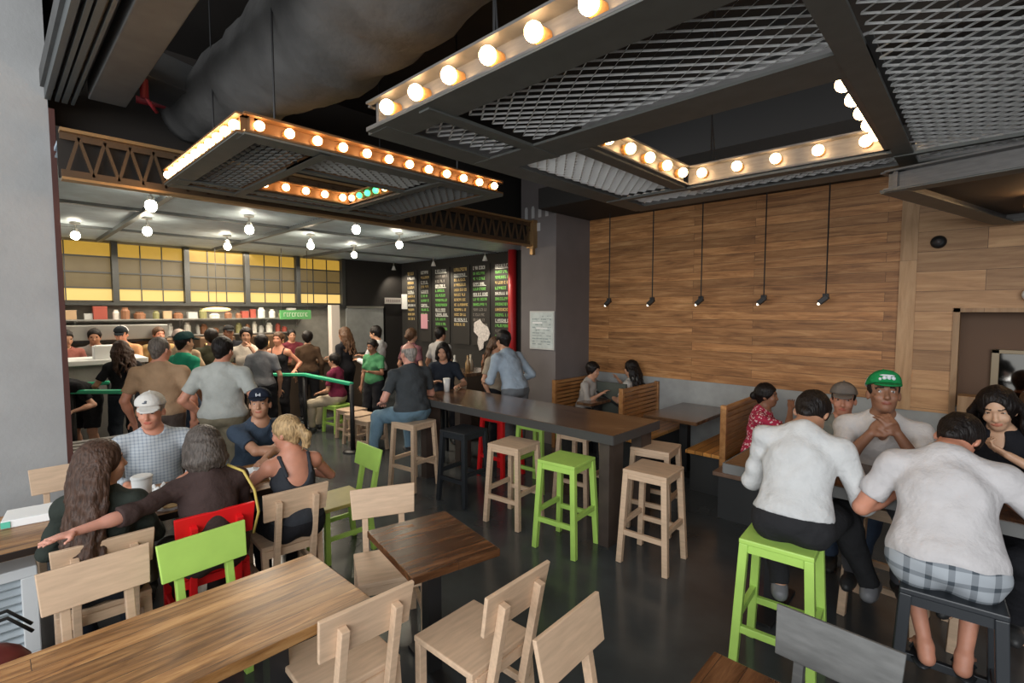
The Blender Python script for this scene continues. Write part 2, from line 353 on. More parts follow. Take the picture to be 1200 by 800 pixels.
def bulb_row(parent, a, b, n, out, r, matb, z, special=None, first=0.0):
    a = Vector(a); b = Vector(b); o = Vector(out)
    for i in range(n):
        p = a.lerp(b, (i + 0.5) / n); p.z = z
        ax = 'X' if abs(o.x) > 0.5 else 'Y'; sg = o.x + o.y
        sk = MB().lathe([(r * 0.98, 0), (r * 0.90, sg * r * 1.0), (r * 0.7, sg * r * 1.3)], p, 12, ax).build('socket', SOCK, parent, smooth=True)
        mm = (special or {}).get(i, matb)
        MB().sphere(p + o * r * 1.85, r, 14).build('bulb', mm, sk, smooth=True)

def frame_outline(t, x0, x1, y0, y1, z, h, w):
    c = [(x0, y0, z), (x1, y0, z), (x1, y1, z), (x0, y1, z)]; o = [(0, -1, 0), (1, 0, 0), (0, 1, 0), (-1, 0, 0)]
    for i in range(4):
        mb = MB(); channel(mb, c[i], c[(i + 1) % 4], o[i], w, h); mb.build('outer_channel', STEELG if h > .12 else mat('warm_channel', (0.17, 0.085, 0.035), 0.5, metal=0.2), t)
def bottom_bars(t, rects, z, m):
    mb = MB()
    for i, (x0, x1, y0, y1) in enumerate(rects): mb.box(x0, x1, y0, y1, z - 0.010 - 0.0012 * i, z - 0.001)
    return mb.build('underside_frame', m, t)

Z0 = 3.0
big = thing('marquee_light_frame', 'largest suspended steel light frame with big globe bulbs along its near side', 'light fixture', (0, 0, 0))
X0, X1, Y0, Y1 = -2.52, 0.36, 1.52, 4.48
OX0, OX1, OY0, OY1 = -1.78, -0.46, 2.55, 3.92
frame_outline(big, X0, X1, Y0, Y1, Z0, 0.15, 0.12)
bottom_bars(big, [(X0, X1, Y0 - .035, Y0 + 0.17), (X0, X1, Y1 - 0.17, Y1 + .035), (X0 - .035, X0 + 0.15, Y0, Y1), (X1 - 0.1, X1 + .035, Y0, Y1),
                  (X0, OX1 + .1, OY0 - 0.26, OY0), (OX0 - 0.10, OX0, OY0, OY1), (OX1, OX1 + 0.10, Y0, Y1), (OX0, OX1, OY1, OY1 + 0.10),
                  (X0 + 0.44, X0 + 0.52, Y0, OY0), (X0, OX0, OY1 - 0.02, OY1 + 0.04), (OX1, X1, OY1 + .1, OY1 + 0.14)], Z0, STEELD)
for side, (a, b, o) in enumerate([((OX0, OY0, Z0), (OX1, OY0, Z0), (0, 1, 0)), ((OX1, OY0, Z0), (OX1, OY1, Z0), (-1, 0, 0)), ((OX1, OY1, Z0), (OX0, OY1, Z0), (0, -1, 0)), ((OX0, OY1, Z0), (OX0, OY0, Z0), (1, 0, 0))]):
    mb = MB(); channel(mb, a, b, o, 0.08, 0.15); mb.build('inner_channel', STEELG, big)
for (a, b, c, d, al) in [(X0 + 0.54, OX1 + 0.0, Y0 + 0.19, OY0 - 0.26, 'X'), (X0 + 0.17, X0 + 0.42, Y0 + 0.19, OY0 - 0.26, 'X'), (X0 + 0.17, OX0 - 0.11, OY0 + 0.02, OY1 - 0.03, 'Y'),
                         (X0 + 0.17, OX0 - 0.02, OY1 + 0.05, Y1 - 0.18, 'Y'), (OX0 + 0.0, OX1, OY1 + 0.12, Y1 - 0.18, 'Y'), (OX1 + 0.11, X1 - 0.11, Y0 + 0.19, OY1 + 0.09, 'X'), (OX1 + 0.11, X1 - 0.11, OY1 + 0.15, Y1 - 0.18, 'X')]:
    mesh_panel(a, b, c, d, Z0 + 0.02, al).build('mesh_panel', MESHM, big)
bulb_row(big, (X0 + .06, Y0 + 0.048, 0), (X1, Y0 + 0.048, 0), 11, (0, -1, 0), 0.038, BULB, Z0 + 0.075)
bulb_row(big, (OX0 - 0.04, OY0 + .05, 0), (OX0 - 0.04, OY1, 0), 5, (1, 0, 0), 0.036, BULB, Z0 + 0.08)
bulb_row(big, (OX0, OY1 + 0.04, 0), (OX1, OY1 + 0.04, 0), 5, (0, -1, 0), 0.036, BULB, Z0 + 0.08)
bulb_row(big, (OX1 + 0.0, OY0 - .05, 0), (OX1 + 0.0, OY1, 0), 6, (-1, 0, 0), 0.038, BULB, Z0 + 0.08)
mb = MB()
for x, y in ((-1.78, 1.75), (-1.7, 4.2), (-0.2, 4.2), (-0.2, 1.8)): MB().tube([(x, y, Z0 + .15), (x, y, 4.5)], 0.008, 6).tube([(x + .04, y, Z0 + .15), (x, y, 3.6)], 0.006, 6).build('hanger', BLACK, big)

sm = thing('marquee_light_frame', 'smaller suspended light frame with warm bulbs on two sides and green bulbs inside', 'light fixture', (0, 0, 0))
X0, X1, Y0, Y1 = -4.72, -3.06, 1.03, 3.08
OX0, OX1, OY0, OY1 = -4.42, -3.58, 1.55, 2.42
frame_outline(sm, X0, X1, Y0, Y1, Z0, 0.11, 0.10)
bottom_bars(sm, [(X0, X1, Y0 - .03, Y0 + 0.1), (X0, X1, Y1 - 0.1, Y1 + .03), (X0 - .03, X0 + 0.1, Y0, Y1), (X1 - 0.1, X1 + .03, Y0, Y1),
                 (OX0 - 0.06, OX0, Y0, Y1), (OX1, OX1 + 0.06, OY0, OY1), (X0, X1, OY0 - 0.07, OY0), (X0, X1, OY1, OY1 + 0.07), (OX1, X1, OY0 - .07, OY0)], Z0, STEELD)
for (a, b, o) in [((OX0, OY0, Z0), (OX1, OY0, Z0), (0, 1, 0)), ((OX1, OY0, Z0), (OX1, OY1, Z0), (-1, 0, 0)), ((OX1, OY1, Z0), (OX0, OY1, Z0), (0, -1, 0)), ((OX0, OY1, Z0), (OX0, OY0, Z0), (1, 0, 0))]:
    mb = MB(); channel(mb, a, b, o, 0.06, 0.11); mb.build('inner_channel', MATS['warm_channel'], sm)
for (a, b, c, d, al) in [(X0 + .1, X1 - .1, Y0 + .1, OY0 - .07, 'X'), (X0 + .1, OX0 - .06, OY0, OY1, 'Y'), (OX1 + .06, X1 - .1, OY0, OY1, 'Y'), (X0 + .1, X1 - .1, OY1 + .07, Y1 - .1, 'X')]:
    mesh_panel(a, b, c, d, Z0 + 0.015, al, 0.09, 0.042).build('mesh_panel', MESHD, sm)
bulb_row(sm, (X0, Y0 + 0.038, 0), (X1, Y0 + 0.038, 0), 11, (0, -1, 0), 0.030, BULBS, Z0 + 0.055)
bulb_row(sm, (X1 - 0.038, Y0, 0), (X1 - 0.038, Y1, 0), 12, (1, 0, 0), 0.028, BULBS, Z0 + 0.055)
bulb_row(sm, (OX0 - 0.03, OY0, 0), (OX0 - 0.03, OY1, 0), 5, (1, 0, 0), 0.03, BULBS, Z0 + 0.06)
bulb_row(sm, (OX0, OY1 + 0.03, 0), (OX1, OY1 + 0.03, 0), 6, (0, -1, 0), 0.028, BULBS, Z0 + 0.06, {1: BULBG, 2: BULBG, 3: BULBG})
mb = MB()
for x, y in ((-4.5, 1.3), (-3.3, 1.3), (-4.5, 2.8), (-3.3, 2.8)): MB().tube([(x, y, Z0 + .11), (x, y, 4.5)], 0.007, 6).build('hanger', BLACK, sm)

th = thing('marquee_light_frame', 'partly seen light frame close to the pale oak wall at the right edge', 'light fixture', (0, 0, 0))
th.location = (0.064, 6.4, 0); th.rotation_euler = (0, 0, R(-14.5))
X0, X1, Y0, Y1 = 0.0, 2.0, -2.3, 0.0
Z3 = 2.8
frame_outline(th, X0, X1, Y0, Y1, Z3, 0.13, 0.1)
bottom_bars(th, [(X0, X1, Y0 - .03, Y0 + 0.1), (X0, X1, Y1 - 0.1, Y1 + .03), (X0 - .03, X0 + 0.12, Y0, Y1), (X1 - 0.1, X1 + .03, Y0, Y1)], Z3, STEELD)
MB().box(X0 + .05, X1 - .05, Y0 + .05, Y1 - .05, Z3 + 0.06, Z3 + 0.08).build('inner_panel', mat('brown_panel', (0.12, 0.085, 0.06), 0.8), th)
bulb_row(th, (0.42, -1.0, 0), (1.6, -1.0, 0), 9, (0, -1, 0), 0.038, BULB, Z3 + 0.01)
MB().box(0.38, 1.65, -1.0, -0.94, Z3 - 0.03, Z3 + 0.06).build('bulb_rail', SOCK, th)
MB().tube([(0.6, -0.4, Z3 + .08), (0.6, -0.4, 3.42)], .008, 6).build('hanger', BLACK, th)

# ------------------------------------------------------------ pendants over the service side
for i, (x, y, where) in enumerate([(-6.03, 1.16, 'nearest the truss at the left'), (-9.14, .88, 'farthest left against the yellow screens'), (-7.97, 1.48, 'second row at the left'),
    (-6.86, 2.35, 'in the middle of the near row'), (-8.9, 2.71, 'in front of the second yellow screen'), (-7.83, 3.59, 'above the tall sign in the middle'), (-5.87, 3.29, 'just under the truss at its middle'),
    (-8.53, 4.73, 'by the corner of the black bulkhead'), (-6.71, 4.5, 'nearest the menu boards')]):
    t = thing('pendant_lamp', 'bare glowing pendant bulb under the corrugated ceiling, ' + where, 'lamp', (x, y, 3.22))
    MB().lathe([(0.06, 0), (0.06, -0.02), (0.012, -0.03), (0.012, -0.08), (0.03, -0.09), (0.03, -0.13)], n=12).build('lamp_holder', CHROME, t, smooth=False)
    MB().sphere((0, 0, -0.18), 0.052, 14, (1, 1, 1.15)).build('bulb', BULBW, t, smooth=True)
# five pendant cords by the oak wall
for i, (x, w) in enumerate([(-4.01, 'first from the taupe column'), (-3.32, 'second from the taupe column'), (-2.64, 'middle one of the five'), (-1.89, 'second from the upright oak trim'), (-1.26, 'nearest the upright oak trim')]):
    t = thing('spot_pendant', 'black cord spotlight by the oak wall, ' + w, 'lamp', (x, 6.3, 2.12))
    MB().tube([(0, 0, 0.04), (0, 0, 1.3)], 0.008, 6).build('cord', BLACK, t)
    MB().beam((0.02, 0, 0.04), (-0.06, 0, -0.03), 0.055, 0.055).box(-0.03, 0.03, -0.02, 0.02, 0.02, 0.07).build('spot_head', BLACK, t, bevel=0.006)
    MB().sphere((-0.065, 0, -0.04), 0.016, 10).build('lens', mat('lens_glow', (1, 1, 1), 0.3, emit=(1, 0.9, 0.7), estr=1.5), t)
t = thing('wall_speaker', 'small round black ceiling style speaker on the upper pale oak boards', 'speaker', (-0.36, 6.585, 2.69))
MB().lathe([(0.001, -0.045), (0.04, -0.04), (0.062, -0.02), (0.065, 0)], n=18, axis='Y').build('housing', BLACK, t, smooth=True)
MB().lathe([(0.001, -0.055), (0.025, -0.05), (0.03, -0.03)], n=12, axis='Y').build('lens', mat('dark_glass', (0.08, 0.07, 0.07), 0.2), t, smooth=True)
t = thing('wall_lamp', 'white globe wall lamp at the right edge on the pale oak boards', 'lamp', (0.30, 6.59, 2.15))
MB().sphere((0, -0.07, 0), 0.06, 16).build('globe', mat('globe_white', (0.8, 0.8, 0.78), 0.3), t, smooth=True)
MB().box(-0.03, 0.03, -0.03, 0, -0.05, 0.05).build('bracket', BLACK, t)
t = thing('framed_mirror', 'dark framed mirror hanging in the brown recess at the right edge', 'mirror', (0.69, 6.92, 1.25))
MB().box(-0.62, 0.62, -0.05, 0, 0.33, 0.37).box(-0.62, 0.62, -0.05, 0, -0.6, -0.56).box(-0.62, -0.56, -0.05, 0, -0.6, 0.37).box(0.56, 0.62, -0.05, 0, -0.6, 0.37).build('frame', mat('aged_brass', (0.28, 0.22, 0.14), 0.5, metal=0.3), t, bevel=0.005)
MB().box(-0.56, 0.56, -0.02, -0.01, -0.56, 0.33).build('glass', mat('mirror_glass', (0.35, 0.33, 0.3), 0.05, metal=1.0), t)
tag(MB().box(-0.15, 0.14, 6.3, 6.5, 0.0, 1.20).build('recess_panel', WALLV, bevel=0.005), 'pale upright wooden divider standing below the brown recess', 'divider')

# notice on column and stencil marks
t = thing('framed_notice', 'white framed notice sheet on the taupe column', 'sign', (-4.82, 5.745, 1.71))
MB().box(-0.24, 0.24, -0.02, 0, -0.29, 0.29).build('frame', mat('notice_frame', (0.55, 0.55, 0.52), 0.5), t, bevel=0.004)
MB().box(-0.22, 0.22, -0.024, -0.02, -0.27, 0.27).build('sheet', mat('notice_sheet', (0.55, 0.60, 0.58), 0.5, nz=0.12, nscale=14), t)
random.seed(5); mb = MB()
for r in range(11):
    z = 0.22 - r * 0.042; x = -0.18
    while x < 0.16:
        w = random.uniform(0.015, 0.07)
        if random.random() < 0.7: mb.box(x, min(x + w, .19), -0.027, -0.0245, z - random.uniform(0.006, 0.02), z)
        x += w + 0.012
mb.build('print', mat('notice_ink', (0.30, 0.36, 0.36), 0.7), t)
mb = MB(); mb.box(-0.17, 0.02, -0.0285, -0.0265, 0.1, 0.13).box(-0.1, 0.12, -0.0285, -0.0265, 0.02, 0.045)
mb.build('print', WHITEP, t)
t = thing('stencil_mark', 'row of pale painted vertical marks high on the taupe column', 'sign', (-4.93, 5.748, 3.46))
mb = MB()
for i in range(4):
    x = -0.22 + i * 0.135
    mb.add([(x - .028, -0.004, -.06), (x + .028, -0.004, -.06), (x + .03, -0.004, .08), (x + .018, -0.004, .12), (x - .018, -0.004, .12), (x - .03, -0.004, .08)] + [(x - .028, 0, -.06), (x + .028, 0, -.06), (x + .03, 0, .08), (x + .018, 0, .12), (x - .018, 0, .12), (x - .03, 0, .08)],
           [(0, 1, 2, 3, 4, 5), (0, 6, 7, 1), (1, 7, 8, 2), (2, 8, 9, 3), (3, 9, 10, 4), (4, 10, 11, 5), (5, 11, 6, 0)])
mb.box(-0.06, 0.06, -0.004, 0, -.26, -.14).box(-0.25, -0.2, -0.004, 0, -0.24, -.18)
mb.build('painted_marks', mat('faded_white', (0.48, 0.47, 0.46), 0.8), t)

# ------------------------------------------------------------ kitchen side
yel = mat('amber_panel', (0.10, 0.065, 0.01), 0.6, emit=(0.86, 0.50, 0.07), estr=0.36, nz=0.2, nscale=6)
yel2 = mat('pale_amber_panel', (0.10, 0.07, 0.02), 0.6, emit=(1.0, 0.66, 0.20), estr=0.66)
brn = mat('smoked_amber_panel', (0.03, 0.025, 0.012), 0.5, emit=(0.42, 0.27, 0.09), estr=0.2, nz=0.25, nscale=5)
ys = [-0.35, 1.55, 2.62, 3.68, 4.72, 5.78]
names = ['beside the concrete pier', 'second from the pier', 'middle of the five', 'fourth from the pier', 'beside the black bulkhead']
frm = mat('screen_frame', (0.05, 0.052, 0.05), 0.5, metal=0.3)
for i in range(5):
    a, b = ys[i] + 0.05, ys[i + 1] - 0.05
    t = thing('lit_screen', 'backlit amber grid screen above the kitchen, ' + names[i], 'screen', (-11.05, (a + b) / 2, 2.17))
    w = (b - a) / 2
    MB().box(-.01, 0.02, -w, w, 0.76, 1.0).build('amber_pane', yel, t)
    MB().box(-.01, 0.02, -w, w, 0.23, 0.76).build('smoked_pane', brn, t)
    MB().box(-.01, 0.02, -w, w, 0.0, 0.22).build('amber_pane', yel2, t)
    mb = MB()
    for z in (0.0, 0.225, 0.49, 0.76): mb.box(0.02, 0.05, -w, w, z - 0.013, z + 0.013)
    n = 3
    for k in range(1, n): y = -w + 2 * w * k / n; mb.box(0.02, 0.04, y - 0.008, y + 0.008, 0, 1.0)
    mb.build('grid', frm, t)
for y in ys[1:]:
    tag(MB().box(-11.08, -10.92, y - 0.045, y + 0.045, 2.14, 3.2).build('screen_post', frm, bevel=0.004), 'dark steel post between amber screens, %s' % ({1.55: 'first from the concrete pier', 2.62: 'second from the pier', 3.68: 'third from the pier', 4.72: 'fourth from the pier', 5.78: 'touching the black bulkhead'}[y]), 'post')
tag(MB().box(-11.1, -10.9, -0.9, 5.8, 2.10, 2.15).build('screen_ledge', frm), 'long dark ledge running under the amber screens', 'ledge')
# back shelf with clutter
t = thing('wall_shelf', 'long steel shelf of jars and boxes on the kitchen back wall', 'shelf', (-10.9, 2.5, 1.86))
MB().box(-0.16, 0.16, -3.3, 2.25, -0.02, 0.0).build('board', CHROME, t)
mb = MB()
for y in (-3, -1.5, 0, 1.5, 2.2): MB().beam((-0.15, y, -0.02), (-0.15, y, -0.2), .02, .02).beam((-0.15, y, -0.18), (0.12, y, -0.03), 0.015, 0.015).build('bracket', CHROME, t)
random.seed(11)
cl = [('brown_jar', (0.22, 0.10, 0.05)), ('white_tub', (0.6, 0.58, 0.52)), ('tan_box', (0.42, 0.28, 0.16)), ('steel_tin', (0.4, 0.4, 0.38)), ('red_tin', (0.3, 0.06, 0.04)), ('olive_jar', (0.2, 0.19, 0.08))]
y = -0.4; k = 0
while y < 4.6:
    n_, c_ = random.choice(cl); m = mat('c_' + n_, c_, 0.5); h = random.uniform(0.1, 0.22); w = random.uniform(0.05, 0.1)
    x = -10.9 + random.uniform(-.05, .05)
    if 'box' in n_ or 'tin' in n_:
        o = MB().box(-w * .8, w * .8, -w, w, 0, h).box(-w * .82, w * .82, -w * 1.02, w * 1.02, h * .86, h * 1.0).build(n_, m, bevel=0.004, loc=(x, y, 1.86))
    else:
        o = MB().lathe([(w * .9, 0), (w * .95, h * .7), (w * .6, h * .85), (w * .62, h), (0.001, h)], n=10).build(n_, m, smooth=False, loc=(x, y, 1.86))
    tag(o, 'small %s among the clutter on the long kitchen shelf' % n_.replace('_', ' '), n_.split('_')[1], group=n_.replace('_', ' ') + 's on the kitchen shelf')
    y += w * 2 + random.uniform(0.01, 0.09); k += 1
t = thing('wall_shelf', 'lower steel shelf of small jars and tins on the kitchen back wall', 'shelf', (-10.9, 3.2, 1.56))
MB().box(-0.16, 0.16, -1.1, 1.3, -0.02, 0.0).build('board', CHROME, t)
random.seed(21); y = 2.15
while y < 4.4:
    n_, c_ = random.choice(cl); m = mat('c_' + n_, c_, 0.5); h = random.uniform(0.1, 0.24); w = random.uniform(0.035, 0.07)
    o = MB().lathe([(w * .9, 0), (w * .95, h * .7), (w * .6, h * .85), (w * .62, h), (0.001, h)], n=10).build(n_.split('_')[0] + '_canister', m, loc=(-10.9 + random.uniform(-.05, .05), y, 1.56))
    tag(o, 'small %s canister among those on the lower kitchen shelf' % n_.split('_')[0], 'canister', group=n_.split('_')[0] + ' canisters on the lower kitchen shelf')
    y += w * 2 + random.uniform(0.01, 0.06)
t = thing('heat_hood', 'wide brushed steel hood above the kitchen line at the left', 'hood', (-10.6, 0.9, 1.35))
MB().box(-0.3, 0.3, -1.7, 1.25, 0.18, 0.42).build('canopy', CHROME, t, bevel=0.01)
MB().box(-0.28, 0.28, -1.68, 1.23, 0.14, 0.18).build('lip', BLACK, t)
t = thing('back_line', 'long steel cooking line along the kitchen back wall', 'counter', (-10.7, 2.4, 0))
MB().box(-0.35, 0.35, -3.2, 3.1, 0.1, 0.86).build('body', CHROME, t, bevel=0.01)
MB().box(-0.38, 0.38, -3.2, 3.1, 0.86, 0.9).build('top', CHROME, t)
for k_, yy in enumerate((-2.4, -1.2, 0.0, 1.2, 2.4)): MB().box(0.35, 0.365, yy - .5, yy + .5, 0.2, 0.8).build('door', mat('dull_steel', (0.25, 0.25, 0.24), 0.4, metal=0.7), t, bevel=0.006)
for k_, (yy, l) in enumerate(((2.0, 'left'), (2.95, 'middle'), (3.9, 'right'))):
    t = thing('drink_machine', 'steel drinks machine with brass taps on the cooking line, %s of three' % l, 'machine', (-10.6, yy, 0.9))
    MB().box(-0.2, 0.2, -0.3, 0.3, 0, 0.62).build('body', mat('bronze_body', (0.16, 0.10, 0.06), 0.4, metal=0.4), t, bevel=0.02)
    for q in range(4): MB().tube([(0.2, -0.21 + q * .14, .5), (0.27, -0.21 + q * .14, .5), (0.27, -0.21 + q * .14, .38)], 0.016, 8).build('tap', mat('tap_brass', (0.7, 0.45, 0.2), 0.3, metal=0.7), t, smooth=True)
    MB().box(0.2, 0.215, -.26, .26, 0.1, .3).build('panel', mat('panel_black', (0.02, 0.02, 0.02), 0.4), t)
t = thing('oval_lamp', 'oval glowing warm lamp hanging below the second amber screen', 'lamp', (-10.4, 2.95, 2.03))
MB().sphere((0, 0, 0), 0.1, 16, (1, 2.4, 0.42)).build('shade', mat('warm_shade', (0.8, 0.5, 0.2), 0.5, emit=(1.0, 0.6, 0.22), estr=1.1), t, smooth=True)
MB().tube([(0, 0, 0.03), (0, 0, 1.15)], 0.006, 6).build('cord', BLACK, t)
# service counter
t = thing('service_counter', 'long pale topped order counter in front of the kitchen staff', 'counter', (-9.15, 2.0, 0))
MB().box(-0.35, 0.3, -2.6, -0.45, 0.0, 1.26).build('body', mat('counter_grey', (0.30, 0.29, 0.27), 0.6, nz=.1), t, bevel=0.01)
MB().box(-0.40, 0.36, -2.6, -0.42, 1.26, 1.33).build('top', WHITEC, t, bevel=0.01)
t = thing('order_counter', 'dark fronted ordering counter behind the queue', 'counter', (-9.6, 3.3, 0))
MB().box(-0.3, 0.25, -1.6, 2.0, 0, 1.0).build('body', mat('dark_front', (0.07, 0.05, 0.035), 0.6), t)
MB().box(-0.34, 0.3, -1.62, 2.02, 1.0, 1.05).build('top', COUNTW, t)
tag(MB().box(-0.12, 0.12, -0.16, 0.16, 0, 0.18).box(-0.1, 0.1, -0.14, 0.14, 0.18, 0.19).build('paper_box', WHITEP, loc=(-9.0, 1.15, 1.33), bevel=0.005), 'white paper box on the right end of the order counter', 'box')
# white post, door screens, signs
tag(MB().box(-9.6, -9.45, 4.72, 4.9, 0, 2.12).build('white_post', mat('cream_post', (0.62, 0.55, 0.48), 0.6), bevel=0.006), 'cream square post standing between the kitchen and the black bulkhead', 'post')
t = thing('green_sign', 'green hanging sign with white lettering over the pick up counter', 'sign', (-9.9, 4.2, 1.93))
MB().box(-0.02, 0.02, -0.30, 0.30, -0.09, 0.09).build('board', mat('sign_green', (0.10, 0.36, 0.12), 0.5), t)
mb = MB(); random.seed(2)
yy = -0.24
while yy < 0.2:
    w = random.uniform(0.025, 0.045); mb.box(0.021, 0.026, yy, yy + 0.01, -0.035, 0.04).box(0.021, 0.026, yy, yy + w, 0.028, 0.04)
    if random.random() < .6: mb.box(0.021, 0.026, yy, yy + w, -0.035, -0.023)
    yy += w + 0.016
mb.build('lettering', mat('sign_letters', (0.75, 0.85, 0.7), 0.5), t)
MB().tube([(0, -0.25, 0.09), (0, -0.25, 1.28)], .006, 6).tube([(0, 0.25, 0.09), (0, 0.25, 1.28)], .006, 6).build('hanger', BLACK, t)
t = thing('grey_roller_screen', 'pale grey screen hanging in the opening under the black bulkhead', 'screen', (-10.95, 6.33, 1.75))
MB().box(-0.02, 0.02, -0.5, 0.5, -0.75, 0.36).build('sheet', mat('grey_sheet', (0.27, 0.28, 0.27), 0.7, nz=.1), t)
MB().box(-0.03, 0.04, -0.5, 0.5, 0.32, 0.37).build('rail', CHROME, t)
t = thing('small_sign', 'narrow pale sign on the black bulkhead beside the menu wall', 'sign', (-10.9, 7.1, 2.26))
MB().box(0, 0.02, -0.25, 0.25, -0.075, 0.075).build('board', mat('sign_pale', (0.45, 0.42, 0.40), 0.6), t)
mb = MB()
for k in range(9): mb.box(0.021, 0.024, -0.21 + k * 0.048, -0.185 + k * 0.048, -0.03, 0.035)
mb.build('lettering', mat('sign_grey', (0.15, 0.13, 0.13), 0.6), t)

# ------------------------------------------------------------ menu boards
chalk = {'w': mat('chalk_white', (0.80, 0.80, 0.74), 0.8), 'g': mat('chalk_green', (0.22, 0.62, 0.14), 0.8), 'y': mat('chalk_yellow', (0.75, 0.55, 0.22), 0.8), 'o': mat('chalk_dim', (0.25, 0.23, 0.20), 0.8)}
board = mat('chalkboard', (0.035, 0.031, 0.027), 0.8)
def text_row(mb, x0, x1, z, h, rnd):
    x = x0
    while x < x1 - 0.012:
        w = rnd.uniform(0.02, 0.04); k = rnd.randint(0, 4); y0, y1 = -0.026, -0.0215; s = h * 0.24
        if x + w > x1: break
        if k in (0, 1, 3): mb.box(x, x + 0.010, y0, y1, z, z + h)
        if k in (1, 2): mb.box(x + w - 0.010, x + w, y0, y1, z, z + h)
        if k in (0, 2, 4): mb.box(x, x + w, y0, y1, z + h - s, z + h)
        if k in (0, 3, 4): mb.box(x, x + w, y0, y1, z, z + s)
        if k in (1, 4, 2): mb.box(x, x + w, y0, y1, z + h * 0.4, z + h * 0.4 + s)
        x += w + (0.04 if rnd.random() < 0.18 else 0.012)
specs = [(-10.46, 0.42, ['y', 'w', 'y', 'y', 'w', 'y', 'y', 'w', 'y', 'y', 'y'], 'leftmost, with small mixed lines'), (-9.9, 0.42, ['w', 'y', 'w', 'y', 'w', 'g', 'g', 'w', 'g', 'g', 'w'], 'second from the left, under a pale heading'),
         (-9.27, 0.56, ['w', 'o', 'o', 'w', 'g', 'g', 'g', 'g', 'w', 'w', 'g', 'g', 'g'], 'third from the left, mostly green lettering'), (-8.58, 0.56, ['y', 'w', 'y', 'y', 'y', 'y', 'y', 'y', 'y', 'y', 'w', 'y'], 'fourth from the left, all yellow lettering'),
         (-7.93, 0.56, ['w', 'g', 'g', 'w', 'g', 'w', 'g', 'g', 'o', 'o', 'o', 'o'], 'second from the red post'), (-7.24, 0.56, ['w', 'g', 'g', 'y', 'g', 'w', 'g', 'g', 'y', 'g', 'w', 'g', 'o', 'g', 'g'], 'nearest the red post')]
for i, (xc, w, rows, l) in enumerate(specs):
    t = thing('menu_board', 'tall black menu board on the charcoal wall, ' + l, 'menu board', (xc, 7.39, 1.3))
    MB().box(-w / 2, w / 2, -0.02, 0, -0.05, 1.72).build('panel', board, t)
    rnd = random.Random(i + 3)
    for k, c in enumerate(rows):
        mb = MB(); z = 1.60 - k * 0.112
        ww = w * 0.84 * rnd.uniform(0.75, 1.0)
        text_row(mb, -w * 0.42, -w * 0.42 + ww, z, 0.058 if k else 0.075, rnd)
        if c == 'w' and rnd.random() < .7: mb.box(-w * .42, -w * .42 + ww, -0.025, -0.0215, z - 0.02, z - 0.008)
        mb.build('text_line', chalk[c], t)
def poster(name, x, z, w, h, m, label):
    return tag(MB().box(-w / 2, w / 2, -0.012, 0, -h / 2, h / 2).build(name, m, loc=(x, 7.365, z), bevel=0.003), label, 'poster')
poster('white_poster', -10.78, 2.24, 0.25, 0.38, WHITEC, 'small white poster at the left end of the menu wall')
poster('pink_poster', -9.95, 1.75, 0.26, 0.36, mat('pink_paper', (0.72, 0.36, 0.42), 0.7), 'pink sheet pinned below the second menu board')
random.seed(9)
mb = MB(); pts = [(-0.22, 0.25), (-0.05, 0.32), (0.06, 0.22), (0.2, 0.16), (0.27, 0.02), (0.2, -0.12), (0.08, -0.16), (0.06, -0.3), (-0.06, -0.36), (-0.12, -0.2), (-0.1, -0.05), (-0.24, 0.05)]
n = len(pts); mb.add([(x, -0.012, z) for x, z in pts] + [(x, 0, z) for x, z in pts], [tuple(range(n))] + [(i, i + n, (i + 1) % n + n, (i + 1) % n) for i in range(n)])
tag(mb.build('map_cutout', mat('map_white', (0.72, 0.66, 0.62), 0.8, nz=0.25, nscale=30), loc=(-7.9, 7.365, 1.5)), 'white cut out map shape low on the menu wall', 'map')
for x, w in ((-10.7, 'left of the menu boards'), (-9.1, 'over the middle menu boards'), (-7.4, 'over the menu board nearest the red post')):
    t = thing('gooseneck_lamp', 'small white menu spotlight, ' + w, 'lamp', (x, 7.0, 3.22))
    MB().tube([(0, 0, 0), (0, 0, -0.12)], 0.01, 8).build('stem', CHROME, t)
    MB().lathe([(0.02, -0.1), (0.055, -0.2), (0.05, -0.2), (0.001, -0.13)], n=14).build('shade', WHITEC, t, smooth=True)
    d = bpy.data.lights.new('menu_spot', 'SPOT'); d.energy = 34; d.spot_size = R(115); d.color = (1, 0.88, 0.7); d.spot_blend = 0.6
    o = bpy.data.objects.new('menu_spot', d); COL.objects.link(o); o.location = (x, 6.9, 3.0); o.rotation_euler = (R(26), 0, 0)

# ------------------------------------------------------------ queue rails
def rail(posts, label, h=1.0):
    t = thing('queue_rail', label, 'rail', (0, 0, 0))
    for p in posts: MB().tube([(p[0], p[1], 0), (p[0], p[1], h - .03)], 0.032, 12).lathe([(0.14, 0), (0.14, 0.015), (0.04, 0.03)], (p[0], p[1], 0), 16).build('post', BLACK, t, smooth=True)
    mb = MB()
    for a, b in zip(posts[:-1], posts[1:]): mb.beam((a[0], a[1], h - 0.03), (b[0], b[1], h - 0.03), 0.05, 0.07, (0, 0, 1))
    mb.build('top_rail', GREENR, t, bevel=0.012)
rail([(-8.55, 2.9), (-7.98, 3.5), (-6.45, 3.5)], 'green topped queue rail with black posts beside the dark shirted stool sitter')
rail([(-8.66, 0.66), (-8.58, 1.10)], 'far short green queue rail nearest the order counter', 1.06)
rail([(-8.02, 0.66), (-7.5, 1.16)], 'nearer green queue rail behind the man in the brown shirt', 1.05)

